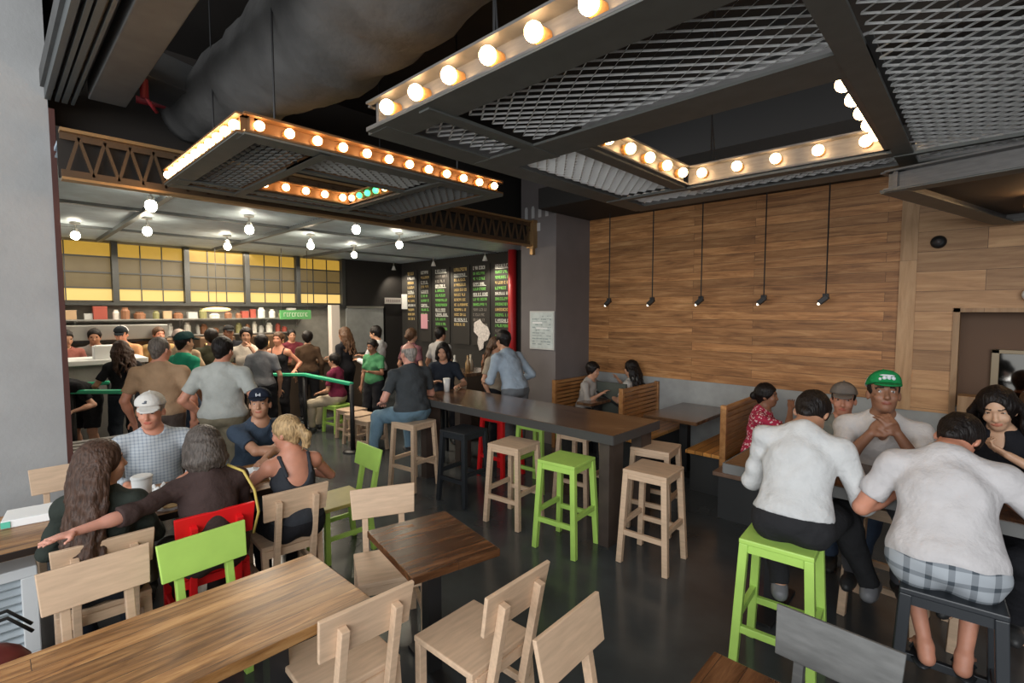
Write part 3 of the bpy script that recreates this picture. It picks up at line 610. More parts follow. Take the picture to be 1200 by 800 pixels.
# ------------------------------------------------------------ furniture builders
def make_stool(name, m, h=0.755, w=0.36, spread=0.035):
    t = thing(name, '', 'stool')
    wd = m
    MB().box(-w / 2, w / 2, -w / 2, w / 2, h - 0.028, h).build('seat', wd, t, bevel=0.006)
    top = {}; bot = {}
    for sx in (-1, 1):
        for sy in (-1, 1):
            a = Vector((sx * (w / 2 - 0.024), sy * (w / 2 - 0.024), h - 0.028)); b = Vector((sx * (w / 2 - 0.024 + spread), sy * (w / 2 - 0.024 + spread), 0))
            top[sx, sy] = a; bot[sx, sy] = b
            MB().beam(b, a, 0.045, 0.045, (1, 0, 0)).build('leg', wd, t, bevel=0.004)
    def at(k, z): f = z / (h - 0.028); return bot[k].lerp(top[k], f)
    for a, b, z in (((-1, -1), (1, -1), 0.25), ((-1, 1), (1, 1), 0.25), ((-1, -1), (-1, 1), 0.32), ((1, -1), (1, 1), 0.32)):
        zz = z * h / 0.755
        MB().beam(at(a, zz), at(b, zz), 0.04, 0.03, (0, 0, 1)).build('stretcher', wd, t, bevel=0.003)
    MB().box(-w / 2 + .02, w / 2 - .02, -w / 2 + .012, -w / 2 + .034, h - 0.075, h - 0.028).box(-w / 2 + .02, w / 2 - .02, w / 2 - .034, w / 2 - .012, h - 0.075, h - 0.028) \
        .box(-w / 2 + .012, -w / 2 + .034, -w / 2 + .02, w / 2 - .02, h - 0.075, h - 0.028).box(w / 2 - .034, w / 2 - .012, -w / 2 + .02, w / 2 - .02, h - 0.075, h - 0.028).build('apron', wd, t)
    return t
def make_chair(name, m, bw=0.42, bh=0.19, top=0.83, seatm=None):
    """faces +Y; the backrest board sits at -Y"""
    t = thing(name, '', 'chair'); sm_ = seatm or m
    MB().box(-0.20, 0.20, -0.19, 0.21, 0.425, 0.455).build('seat', sm_, t, bevel=0.006)
    for sx in (-1, 1):
        MB().beam((sx * 0.178, 0.185, 0), (sx * 0.178, 0.185, 0.425), 0.04, 0.04, (1, 0, 0)).build('leg', m, t, bevel=0.003)
        MB().beam((sx * 0.178, -0.215, 0), (sx * 0.178, -0.17, 0.425), 0.04, 0.04, (1, 0, 0)).build('leg', m, t, bevel=0.003)
        MB().beam((sx * 0.118, -0.205, 0.26), (sx * 0.118, -0.305, top - 0.055), 0.036, 0.04, (1, 0, 0)).build('back_upright', m, t, bevel=0.003)
        MB().beam((sx * 0.178, -0.2, 0.2), (sx * 0.178, 0.185, 0.2), 0.035, 0.025, (0, 0, 1)).build('stretcher', m, t, bevel=0.003)
    MB().beam((-0.178, -0.2, 0.24), (0.178, -0.2, 0.24), 0.04, 0.025, (0, 0, 1)).build('stretcher', m, t, bevel=0.003)
    MB().beam((-0.178, -0.185, 0.40), (0.178, -0.185, 0.40), 0.05, 0.025, (0, 0, 1)).build('apron', m, t)
    MB().beam((-0.178, 0.185, 0.40), (0.178, 0.185, 0.40), 0.05, 0.025, (0, 0, 1)).build('apron', m, t)
    # backrest board, tilted with the uprights, on their front side
    tv = Vector((0, -0.100, top - 0.315)).normalized(); nrm = Vector((0, tv.z, -tv.y))
    p1 = Vector((0, -0.305, top - 0.055)) + nrm * 0.03 + tv * 0.055; p0 = p1 - tv * bh
    mb = MB(); vs = []
    for p, hw in ((p0, bw / 2 * 0.95), (p1, bw / 2)):
        for o in (-0.010, 0.010):
            for s in (-1, 1): vs.append(p + Vector((s * hw, 0, 0)) + nrm * o)
    mb.add(vs, [(0, 1, 3, 2), (4, 6, 7, 5), (0, 4, 5, 1), (2, 3, 7, 6), (0, 2, 6, 4), (1, 5, 7, 3)])
    mb.build('backrest', m, t, bevel=0.004)
    return t

# stools: (x, y, rz, material key, label)
def stools(rows, proto, group=None):
    for i, (x, y, rz, l) in enumerate(rows): place(proto, i > 0, (x, y, 0), R(rz), l, group)
stools([(-4.68, 3.30, 8, 'pale wooden bar stool carrying the bald man in the dark shirt'),
        (-3.20, 3.40, 6, 'pale wooden bar stool left of the lime stool at the long counter'),
        (-1.86, 3.60, 4, 'pale wooden bar stool standing furthest right at the counter end'),
        (-2.16, 4.22, 8, 'pale wooden bar stool half hidden behind the counter end leg'),
        (-3.02, 4.22, 5, 'pale wooden bar stool on the far side of the counter behind the lime stool'),
        (-0.40, 3.98, -4, 'pale wooden bar stool under the man in the green cap'),
        (0.11, 4.02, 6, 'pale wooden bar stool under the long haired woman in black')], make_stool('bar_stool', MAPLE))
stools([(-2.52, 3.33, 6, 'lime green bar stool in the middle of the floor at the long counter'),
        (-3.62, 4.25, 4, 'lime green bar stool on the far side of the long counter'),
        (-0.76, 2.98, 4, 'lime green bar stool under the man in the white shirt')], make_stool('bar_stool', GREENP))
stools([(-4.22, 4.25, 4, 'red bar stool tucked under the far side of the long counter')], make_stool('bar_stool', REDP))
stools([(-0.06, 2.98, 4, 'black bar stool under the man in the white t-shirt and plaid shorts'),
        (-3.95, 3.42, 5, 'black bar stool in the shade under the long counter'),
        (-5.32, 4.26, 0, 'black bar stool under the woman holding a white cup')], make_stool('bar_stool', BLACKP))
low = make_stool('low_stool', MAPLEF, 0.46, 0.34, 0.02)
for i, (x, y, l) in enumerate([(-6.35, 3.72, 'low pale wooden stool nearest the black rail post'), (-6.78, 3.80, 'low pale wooden stool in the middle of the low row'), (-7.2, 3.9, 'low pale wooden stool next to the low lime stool')]): place(low, i > 0, (x, y, 0), R(8), l)
place(make_stool('low_stool', GREENP, 0.46, 0.34, 0.02), False, (-7.75, 3.95, 0), R(8), 'low lime green stool behind the queue rail')

CA = make_chair('wooden_chair', MAPLE)
# heading rz: chair faces +Y rotated by rz.  facing -X = 90, facing +X = -90
for i, (x, y, rz, l) in enumerate([(-2.04, 1.02, 88, 'pale wooden chair at the near side of the long foreground table'),
        (-1.71, 1.54, 92, 'pale wooden chair at the right side of the small dark table'),
        (-0.83, 1.50, -88, 'pale wooden chair at the bottom centre, its seat turned away from the small dark table'),
        (-2.72, 0.31, -88, 'pale wooden chair on the wall side of the foreground table, nearest the pier'),
        (-3.50, 0.37, 88, 'pale wooden chair under the long haired woman in the green top'),
        (-3.52, 1.37, 86, 'pale wooden chair under the blonde woman'),
        (-2.60, 1.64, -115, 'pale wooden chair with its seat partly under the small dark table'),
        (-4.75, 0.36, -90, 'pale wooden chair in front of the concrete pier')]):
    place(CA, i > 0, (x, y, 0), R(rz), l)
GC = make_chair('wooden_chair', GREENP)
place(GC, False, (-2.66, 0.75, 0), R(-86), 'lime green chair on the wall side of the foreground table')
place(make_chair('wooden_chair', GREENP, seatm=mat('yellowed_wood', (0.46, 0.40, 0.12), 0.5, nz=.1)), False, (-3.84, 1.95, 0), R(178), 'lime green chair turned sideways beyond the blonde woman')
place(make_chair('wooden_chair', REDP), False, (-3.50, 0.88, 0), R(88), 'bright red chair under the grey haired woman in brown')
place(make_chair('wooden_chair', GREYP, top=0.80), False, (-0.37, 1.88, 0), R(-183), 'grey stained chair at the bottom right corner')

def table(name, x0, x1, y0, y1, z, m, legm, label, thick=0.045, pedestal=None):
    cx, cy = (x0 + x1) / 2, (y0 + y1) / 2; hx, hy = (x1 - x0) / 2, (y1 - y0) / 2
    t = thing(name, label, 'table', (cx, cy, 0))
    MB().box(-hx, hx, -hy, hy, z - thick, z).build('tabletop', m, t, bevel=0.005)
    ps = pedestal if pedestal is not None else [0]
    for p in ps:
        MB().box(-0.04, 0.04, p - 0.04, p + 0.04, 0.02, z - thick).build('leg', legm, t)
        MB().box(-hx * .8, hx * .8, p - 0.035, p + 0.035, 0, 0.02).box(-hx * .7, hx * .7, p - 0.03, p + 0.03, z - thick - .02, z - thick).build('base', legm, t)
    return t
table('dining_table', -2.48, -1.885, -1.0, 1.10, 0.75, TABLEW, BLACK, 'long warm brown plank table filling the bottom left foreground', pedestal=[0.75, -0.8])
tt = table('dining_table', -0.31, 0.31, -0.25, 0.25, 0.75, TABLED, BLACK, 'small dark plank table with worn edges between pale chairs', thick=0.04)
tt.location = (-2.15, 1.62, 0); tt.rotation_euler = (0, 0, R(-11))
table('dining_table', -4.30, -3.62, -1.0, 1.52, 0.75, TABLEW, BLACK, 'long plank table where the four friends and the man in the cap sit', pedestal=[0.95, -0.7])
dt = table('dining_table', -0.67, -0.07, 1.2, 1.79, 0.75, TABLED, BLACK, 'dark plank table whose corner shows at the bottom edge', thick=0.04)

t = thing('long_counter', 'long dark communal counter running toward the taupe column', 'counter', (0, 0, 0))
MB().box(-5.0, -2.16, 3.48, 4.28, 0.935, 0.98).build('counter_top', COUNTW, t, bevel=0.004)
MB().box(-5.0, -2.16, 3.475, 3.495, 0.90, 0.978).box(-2.18, -2.155, 3.48, 4.28, 0.90, 0.978).build('edge_band', COUNTE, t)
for x in (-2.27, -4.8): MB().box(x - 0.05, x + 0.05, 3.52, 3.74, 0, 0.935).box(x - 0.05, x + 0.05, 4.05, 4.24, 0, 0.935).build('leg', mat('dark_leg_boards', (0.055, 0.04, 0.032), 0.5, nz=.2), t)
t = thing('high_table', 'dark high table where the white shirted men sit', 'table', (0, 0, 0))
MB().box(-1.18, 1.2, 3.24, 3.92, 0.975, 1.02).build('tabletop', COUNTW, t, bevel=0.004)
MB().box(-1.18, 1.2, 3.232, 3.25, 0.955, 1.018).box(-1.19, -1.172, 3.24, 3.92, 0.955, 1.018).build('edge_band', mat('high_table_edge', (0.12, 0.12, 0.115), 0.5), t)
for x in (-0.95, 0.95): MB().box(x - 0.05, x + 0.05, 3.52, 3.62, 0.02, 0.975).box(x - 0.06, x + 0.06, 3.3, 3.86, 0, 0.02).build('leg', BLACK, t)

# ------------------------------------------------------------ booths by the oak wall
def booth_back(label, x, y0, y1, top=1.0):
    t = thing('booth_divider', label, 'booth', (x, 0, 0))
    n = 9
    for i in range(n):
        z = 0.50 + i * (top - 0.50) / n
        MB().box(-0.022, 0.022, y0 + 0.02, y1 - 0.02, z, z + (top - .5) / n - 0.014).build('slat', BOOTHW, t, bevel=0.004)
    for y in (y0, y1 - 0.05): MB().box(-0.03, 0.03, y, y + 0.05, 0, top).build('post', BOOTHW, t, bevel=0.004)
    return t
def booth_seat(label, x0, x1, y0, y1, m=BOOTHS):
    t = thing('booth_bench', label, 'bench', (0, 0, 0))
    MB().box(x0, x1, y0, y1, 0.42, 0.46).build('seat', m, t, bevel=0.006)
    MB().box(x0 + 0.04, x1 - 0.04, y0 + 0.05, y1, 0.0, 0.42).build('base', mat('booth_base', (0.03, 0.032, 0.033), 0.6), t)
booth_back('slatted wooden booth back against the taupe column', -4.50, 5.62, 6.58)
booth_back('slatted wooden booth back in front of the dark haired diner', -3.36, 5.58, 6.58)
booth_back('slatted wooden booth back seen edge on beside the woman in pink', -1.88, 5.10, 6.58, 1.04)
booth_seat('wooden booth seat below the diner in the grey top', -4.46, -4.0, 5.62, 6.58)
booth_seat('wooden booth seat below the dark haired diner', -3.82, -3.40, 5.62, 6.58)
booth_seat('honey orange slatted booth seat left of the empty booth table', -3.32, -2.90, 5.25, 6.58)
booth_seat('honey orange slatted booth seat right of the empty booth table', -2.36, -1.92, 5.30, 6.58)
booth_seat('grey edged bench under the woman in pink', -1.84, -1.32, 4.75, 6.58, mat('brown_bench', (0.20, 0.12, 0.08), 0.6, nz=.15))
t = thing('booth_table', 'empty dark booth table between the orange seats', 'table', (-2.62, 5.92, 0))
MB().box(-0.33, 0.33, -0.5, 0.6, 0.71, 0.75).build('tabletop', COUNTW, t, bevel=0.004)
MB().box(-0.05, 0.05, -0.1, 0.0, 0, 0.71).build('leg', BLACK, t); MB().box(-0.25, 0.25, -0.3, 0.2, 0, 0.03).build('base', BLACK, t)
t = thing('dark_booth_screen', 'dark grey green partition board between the two booth diners', 'partition', (-3.9, 6.1, 0))
MB().box(-0.34, 0.32, -0.02, 0.02, 0.1, 0.98).build('panel', mat('grey_green_board', (0.06, 0.068, 0.055), 0.7), t, bevel=0.004)
MB().beam((-0.3, -0.035, 0.9), (0.3, -0.035, 0.62), 0.03, 0.02).build('strap', BLACK, t)
t = thing('booth_table', 'dark booth table between the two booth diners', 'table', (-3.92, 5.95, 0))
MB().box(-0.12, 0.12, -0.4, 0.1, 0.71, 0.75).build('tabletop', COUNTW, t, bevel=0.004); MB().box(-0.04, 0.04, -.1, 0, 0, 0.71).build('leg', BLACK, t)

# grey slatted bench and board by the pier
t = thing('slatted_bench', 'low grey slatted bench between the pier and the man in the cap', 'bench', (-6.6, 0.80, 0))
for i in range(4): MB().box(-0.25 + i * 0.15, -0.15 + i * 0.15, -0.34, 0.20, 0.60, 0.64).build('slat', mat('grey_slat', (0.22, 0.21, 0.20), 0.6, nz=.1), t, bevel=0.004)
for y in (-0.28, 0.14): MB().box(-0.25, 0.4, y - .03, y + .03, 0.55, 0.60).box(-0.2, -0.15, y - .03, y + .03, 0, 0.55).box(0.3, 0.35, y - .03, y + .03, 0, 0.55).build('support', MATS['grey_slat'], t)
t = thing('grey_board_chair', 'weathered grey chair back beside the pier behind the long haired woman', 'chair', (-5.28, 0.64, 0))
MB().box(-0.02, 0.02, -0.17, 0.17, 0.42, 0.80).build('backrest', mat('weathered_grey', (0.17, 0.155, 0.135), 0.7, nz=.2), t, bevel=0.005)
MB().box(-0.03, 0.02, -0.19, -0.15, 0, 0.82).box(-0.03, 0.02, 0.15, 0.19, 0, 0.82).build('post', MAPLEF, t)
MB().box(-0.42, -0.02, -0.19, 0.19, 0.40, 0.43).box(-0.42, -0.38, -0.19, -0.15, 0, 0.4).box(-0.42, -0.38, 0.15, 0.19, 0, 0.4).build('seat', MATS['weathered_grey'], t)

# floor standing white louvred heater and handbag
t = thing('louvred_heater', 'white louvred heater standing by the pier at the left edge', 'heater', (-3.95, -0.06, 0))
hm = mat('heater_white', (0.72, 0.74, 0.74), 0.4)
MB().box(-0.10, 0.10, -0.19, 0.19, 0, 0.06).box(-0.10, 0.10, -0.19, 0.19, 0.50, 0.56).box(-0.10, 0.10, -0.19, -0.12, 0.06, 0.5).box(-0.10, 0.10, 0.12, 0.19, 0.06, 0.5).box(-0.10, 0.0, -0.12, 0.12, 0.06, 0.5).build('case', hm, t, bevel=0.006)
mb = MB()
for i in range(9): mb.beam((0.05, -0.12, 0.09 + i * 0.047), (0.05, 0.12, 0.09 + i * 0.047), 0.05, 0.008, (0.8, 0, -0.5))
mb.build('louvre', mat('louvre_grey', (0.45, 0.50, 0.53), 0.5), t)
t = thing('handbag', 'dark red leather handbag with black straps at the left edge', 'bag', (-3.22, -0.12, 0.0))
bm_ = mat('oxblood_leather', (0.16, 0.03, 0.025), 0.4, nz=.2, nscale=14)
mb = MB(); mb.sphere((0, 0, 0.34), 0.2, 20, (0.5, 1.0, 0.75)); mb.build('body', bm_, t, smooth=True)
MB().box(-0.1, 0.1, -0.15, 0.15, 0.0, 0.2).build('stand', BLACK, t)
for s in (-1, 1): MB().tube([(s * .04, -0.14, 0.45), (s * .04, -0.1, 0.58), (s * .04, 0.12, 0.60), (s * .04, 0.2, 0.5)], 0.008, 8).build('strap', BLACK, t, smooth=True)

# ------------------------------------------------------------ small things on tables
def cup(x, y, z, label, h=0.15, r=0.045, m=WHITEC):
    t = thing('paper_cup', label, 'cup', (x, y, z))
    MB().lathe([(r * 0.72, 0), (r, h * 0.94)], n=20).build('body', m, t, smooth=True)
    MB().lathe([(r * 1.06, h * 0.93), (r * 1.06, h * 0.97), (r * 0.9, h), (0.001, h)], n=20).build('lid', m, t)
cup(-3.80, 0.62, 0.75, 'large white paper cup in front of the man in the pale cap', 0.22, 0.056)
cup(-4.92, 3.98, 0.98, 'white paper cup held on the counter by the dark haired woman', 0.17, 0.045)
def tray(x, y, z, w, d, label, m=WHITEP, rz=0):
    t = thing('food_tray', label, 'tray', (x, y, z), R(rz))
    MB().box(-w, w, -d, d, 0, 0.008).box(-w, w, -d, -d + .01, 0, 0.035).box(-w, w, d - .01, d, 0, 0.035).box(-w, -w + .01, -d, d, 0, 0.035).box(w - .01, w, -d, d, 0, 0.035).build('body', m, t)
    return t
def wrapper(x, y, z, s, seed, label, m=WHITEP):
    random.seed(seed); g = 9; mb = MB(); vs = []; fs = []
    for i in range(g):
        for j in range(g):
            u, v = i / (g - 1) - 0.5, j / (g - 1) - 0.5
            vs.append((u * s + random.uniform(-.008, .008), v * s + random.uniform(-.008, .008), 0.012 + abs(noise.noise(Vector((u * 5, v * 5, seed)))) * 0.10))
    for i in range(g - 1):
        for j in range(g - 1): a = i * g + j; fs.append((a, a + g, a + g + 1, a + 1))
    mb.add(vs, fs); o = mb.build('paper_wrapper', m, loc=(x, y, z)); tag(o, label, 'wrapper')
    md = o.modifiers.new('s', 'SOLIDIFY'); md.thickness = 0.002; return o
t = thing('paper_tray_box', 'white paper box with a green corner at the left end of the friends table', 'box', (-4.12, 0.16, 0.75), R(-8))
MB().box(-0.11, 0.11, -0.15, 0.15, 0, 0.045).build('body', WHITEP, t, bevel=0.004)
MB().box(0.112, 0.116, -0.15, -0.11, 0.005, 0.04).build('mark', mat('mint', (0.1, 0.5, 0.35), 0.6), t)
tray(-3.98, 0.78, 0.75, 0.10, 0.14, 'white food tray in front of the grey haired woman')
t = thing('burger', 'half eaten burger in pale paper beside the large white cup', 'burger', (-3.72, 0.75, 0.75))
MB().sphere((0, 0, 0.022), 0.05, 14, (1, 1, 0.5)).build('bun', mat('bun', (0.62, 0.42, 0.2), 0.6), t, smooth=True)
MB().lathe([(0.075, 0.0), (0.085, 0.02), (0.06, 0.005)], n=9).build('paper', WHITEP, t)
wrapper(-3.98, 0.80, 0.76, 0.17, 4, 'crumpled white wrapper on the tray by the grey haired woman')
wrapper(-3.93, 1.30, 0.752, 0.26, 7, 'large crumpled paper in front of the man in the navy shirt')
wrapper(-3.85, 1.10, 0.752, 0.16, 12, 'small crumpled paper beside the brown sleeved arm')
# bottles on far counter of the menu corner
for k, (x, y, c, l) in enumerate([(-5.9, 5.2, (0.35, 0.22, 0.1), 'amber'), (-6.0, 5.35, (0.5, 0.42, 0.3), 'cream'), (-5.8, 5.45, (0.30, 0.12, 0.06), 'brown'), (-6.1, 5.1, (0.5, 0.5, 0.45), 'pale')]):
    tag(MB().lathe([(0.04, 0), (0.04, 0.13), (0.016, 0.19), (0.018, 0.25), (0.001, 0.25)], n=12).build('condiment_bottle', mat('bottle_' + l, c, 0.3), smooth=True, loc=(x, y, 1.05)), '%s condiment bottle on the stand beyond the long counter' % l, 'bottle')
t = thing('condiment_stand', 'dark condiment stand beyond the far end of the long counter', 'stand', (-5.95, 5.3, 0))
MB().box(-0.3, 0.3, -0.35, 0.35, 1.0, 1.05).build('top', COUNTW, t); MB().box(-0.27, 0.27, -0.32, 0.32, 0, 1.0).build('body', mat('dark_front', (0.07, 0.05, 0.035), 0.6), t)
t = thing('exit_pull', 'small red fire alarm box on the post beside the pier', 'alarm', (-10.95, 0.62, 2.12))
MB().box(-0.03, 0.03, -0.12, 0.12, -0.12, 0.14).build('body', REDD, t, bevel=0.01); MB().box(-0.02, 0.02, -.03, .03, .14, .22).build('lever', REDD, t)

# ------------------------------------------------------------ people: one smooth skin surface per body, clothes and hair as children
V = lambda *a: np.array(a, float)
def unit(v): v = np.asarray(v, float); return v / (np.linalg.norm(v) + 1e-9)
class Cone:
    def __init__(s, a, b, ra, rb, k=0.02, cut=None):
        s.a, s.b, s.ra, s.rb, s.k = np.asarray(a, float), np.asarray(b, float), ra, rb, k; s.ab = s.b - s.a; s.l2 = max(s.ab @ s.ab, 1e-9); s.cut = cut
        s.lo = np.minimum(s.a, s.b) - max(ra, rb); s.hi = np.maximum(s.a, s.b) + max(ra, rb)
    def __call__(s, p):
        q = p - s.a; t = np.clip(q @ s.ab / s.l2, 0, 1); d = np.sqrt(((q - t[:, None] * s.ab) ** 2).sum(1)) - (s.ra + t * (s.rb - s.ra))
        if s.cut is not None: d = np.maximum(d, (p - s.cut[0]) @ s.cut[1])
        return d
class Ell:
    def __init__(s, c, r, M=None, k=0.02):
        s.c, s.r, s.k = np.asarray(c, float), np.asarray(r, float), k; s.M = np.eye(3) if M is None else M   # columns = axes
        e = np.abs(s.M) @ s.r; s.lo, s.hi = s.c - e, s.c + e
    def __call__(s, p):
        q = (p - s.c) @ s.M; k0 = np.sqrt(((q / s.r) ** 2).sum(1)); k1 = np.sqrt(((q / s.r ** 2) ** 2).sum(1)) + 1e-6
        return k0 * (k0 - 1) / k1
def surface(prims, res, cuts=(), subs=(), fold=None):
    """sparse surface nets of a smooth union; cuts = half spaces (point, outward normal); subs = carved shapes"""
    lo = np.min([q.lo for q in prims], 0) - 0.04; hi = np.max([q.hi for q in prims], 0) + 0.04
    B = 8; nb = np.ceil((hi - lo) / (res * B)).astype(int); hd = res * B * 0.5 * 1.7321
    gi = np.indices(nb).reshape(3, -1).T; cen = lo + (gi + 0.5) * res * B
    best = np.full(len(cen), 9.0); near = []
    for q in prims:
        d = q(cen); near.append(d < hd + q.k + 0.02); best = np.minimum(best, d)
    for c, n in cuts: best = np.maximum(best, (cen - c) @ n)
    act = np.abs(best) < hd + 0.035
    dense = np.repeat(np.repeat(np.repeat(np.where(best.reshape(nb) < 0, -1.0, 1.0).astype(np.float32), B, 0), B, 1), B, 2)
    ids = np.nonzero(act)[0]; loc = np.indices((B, B, B)).reshape(3, -1).T
    P = lo + ((gi[ids][:, None, :] * B + loc[None]) * res); n3 = B ** 3
    D = np.full((len(ids), n3), 9.0); pos = {b: i for i, b in enumerate(ids)}
    for q, nm in zip(prims, near):
        sel = np.nonzero(nm[ids])[0]
        if not len(sel): continue
        d = q(P[sel].reshape(-1, 3)).reshape(len(sel), n3); o = D[sel]
        h = np.clip(0.5 + 0.5 * (o - d) / q.k, 0, 1); D[sel] = o * (1 - h) + d * h - q.k * h * (1 - h)
    F = P.reshape(-1, 3); DD = D.reshape(-1)
    if fold: DD = DD + fold(F)
    for q in subs:
        k = q.k; e = -q(F); h = np.clip(0.5 - 0.5 * (DD - e) / k, 0, 1); DD = DD * (1 - h) + e * h + k * h * (1 - h)
    for c, n in cuts: DD = np.maximum(DD, (F - c) @ n)
    g = gi[ids]; idx = (g[:, None, :] * B + loc[None]).reshape(-1, 3); dense[idx[:, 0], idx[:, 1], idx[:, 2]] = DD
    s_ = dense < 0; nx, ny, nz = [v - 1 for v in dense.shape]
    cnt = np.zeros((nx, ny, nz), np.int8)
    for i in (0, 1):
        for j in (0, 1):
            for k in (0, 1): cnt += s_[i:nx + i, j:ny + j, k:nz + k]
    cells = np.argwhere((cnt > 0) & (cnt < 8))
    vid = -np.ones((nx, ny, nz), np.int32); vid[cells[:, 0], cells[:, 1], cells[:, 2]] = np.arange(len(cells))
    acc = np.zeros((len(cells), 3)); c_ = np.zeros(len(cells))
    cr = [(i, j, k) for i in (0, 1) for j in (0, 1) for k in (0, 1)]
    val = {c: dense[cells[:, 0] + c[0], cells[:, 1] + c[1], cells[:, 2] + c[2]] for c in cr}
    for a in cr:
        for ax in range(3):
            if a[ax]: continue
            b = list(a); b[ax] = 1; b = tuple(b); va, vb = val[a], val[b]; m = (va < 0) != (vb < 0)
            t = np.where(m, va / np.where(m, va - vb, 1), 0); pt = np.array(a, float)[None].repeat(len(cells), 0); pt[:, ax] += t
            acc[m] += pt[m]; c_[m] += 1
    verts = lo + (cells + acc / c_[:, None]) * res
    faces = []
    for ax in range(3):
        u, v = (ax + 1) % 3, (ax + 2) % 3
        A = s_[:-1] if ax == 0 else (s_[:, :-1] if ax == 1 else s_[:, :, :-1]); Bb = s_[1:] if ax == 0 else (s_[:, 1:] if ax == 1 else s_[:, :, 1:])
        e = np.argwhere(A != Bb); e = e[(e[:, u] > 0) & (e[:, v] > 0) & (e[:, u] < [nx, ny, nz][u]) & (e[:, v] < [nx, ny, nz][v]) & (e[:, ax] < [nx, ny, nz][ax])]
        q = []
        for du, dv in ((1, 1), (0, 1), (0, 0), (1, 0)):
            w = e.copy(); w[:, u] -= du; w[:, v] -= dv; q.append(vid[w[:, 0], w[:, 1], w[:, 2]])
        f = np.stack(q, 1); ins = A[e[:, 0], e[:, 1], e[:, 2]]; f[~ins] = f[~ins][:, ::-1]
        faces.append(f[(f >= 0).all(1)])
    return verts, np.concatenate(faces)
def net_obj(name, vf, mats, parent, pick=None):
    v, f = vf; me = bpy.data.meshes.new(name); me.vertices.add(len(v)); me.vertices.foreach_set('co', v.astype(np.float32).ravel())
    me.loops.add(len(f) * 4); me.loops.foreach_set('vertex_index', f.astype(np.int32).ravel()); me.polygons.add(len(f))
    me.polygons.foreach_set('loop_start', np.arange(0, len(f) * 4, 4, dtype=np.int32)); me.polygons.foreach_set('loop_total', np.full(len(f), 4, np.int32))
    me.polygons.foreach_set('use_smooth', np.ones(len(f), bool))
    for m in mats: me.materials.append(m)
    if pick is not None: me.polygons.foreach_set('material_index', pick(v[f].mean(1)).astype(np.int32))
    me.update(calc_edges=True); me.validate()
    o = bpy.data.objects.new(name, me); COL.objects.link(o); o.parent = parent; return o
def ik(a, t, l1, l2, hint):
    a, t = np.asarray(a, float), np.asarray(t, float); d = t - a; L = np.linalg.norm(d); L2 = min(L, (l1 + l2) * 0.995); d = d / (L + 1e-9); t = a + d * L2
    x = (l1 * l1 - l2 * l2 + L2 * L2) / (2 * L2); h = math.sqrt(max(l1 * l1 - x * x, 0)); n = np.asarray(hint, float); n = n - d * (n @ d); n = unit(n)
    return a + d * x + n * h, t
def rot(axis, deg):
    return np.array(Matrix.Rotation(R(deg), 3, axis))
SKIN = {'fair': (0.60, 0.33, 0.23), 'tan': (0.47, 0.245, 0.15), 'brown': (0.25, 0.115, 0.065), 'asian': (0.55, 0.33, 0.21), 'pink': (0.62, 0.30, 0.22), 'ruddy': (0.56, 0.25, 0.16), 'dark': (0.14, 0.065, 0.04)}
def skin(k): return mat('skin_' + k, SKIN[k], 0.5, nz=0.06, nscale=25, sss=0.08)
LIP = {}
def cloth(name, col, nz=0.06): return mat('cloth_' + name, col, 0.9, nz=nz, nscale=14, bump=1.0, bscale=11, spec=0.2)
def hairm(name, col, var=0.5): return mat('hair_' + name, col, 0.45, nz=var, nscale=18, stretch=(5, 5, 0.7), bump=0.5, spec=0.25)
EYEW = mat('eye_white', (0.42, 0.38, 0.35), 0.35); IRIS = mat('iris_dark', (0.02, 0.012, 0.01), 0.2)
PEOPLE = []
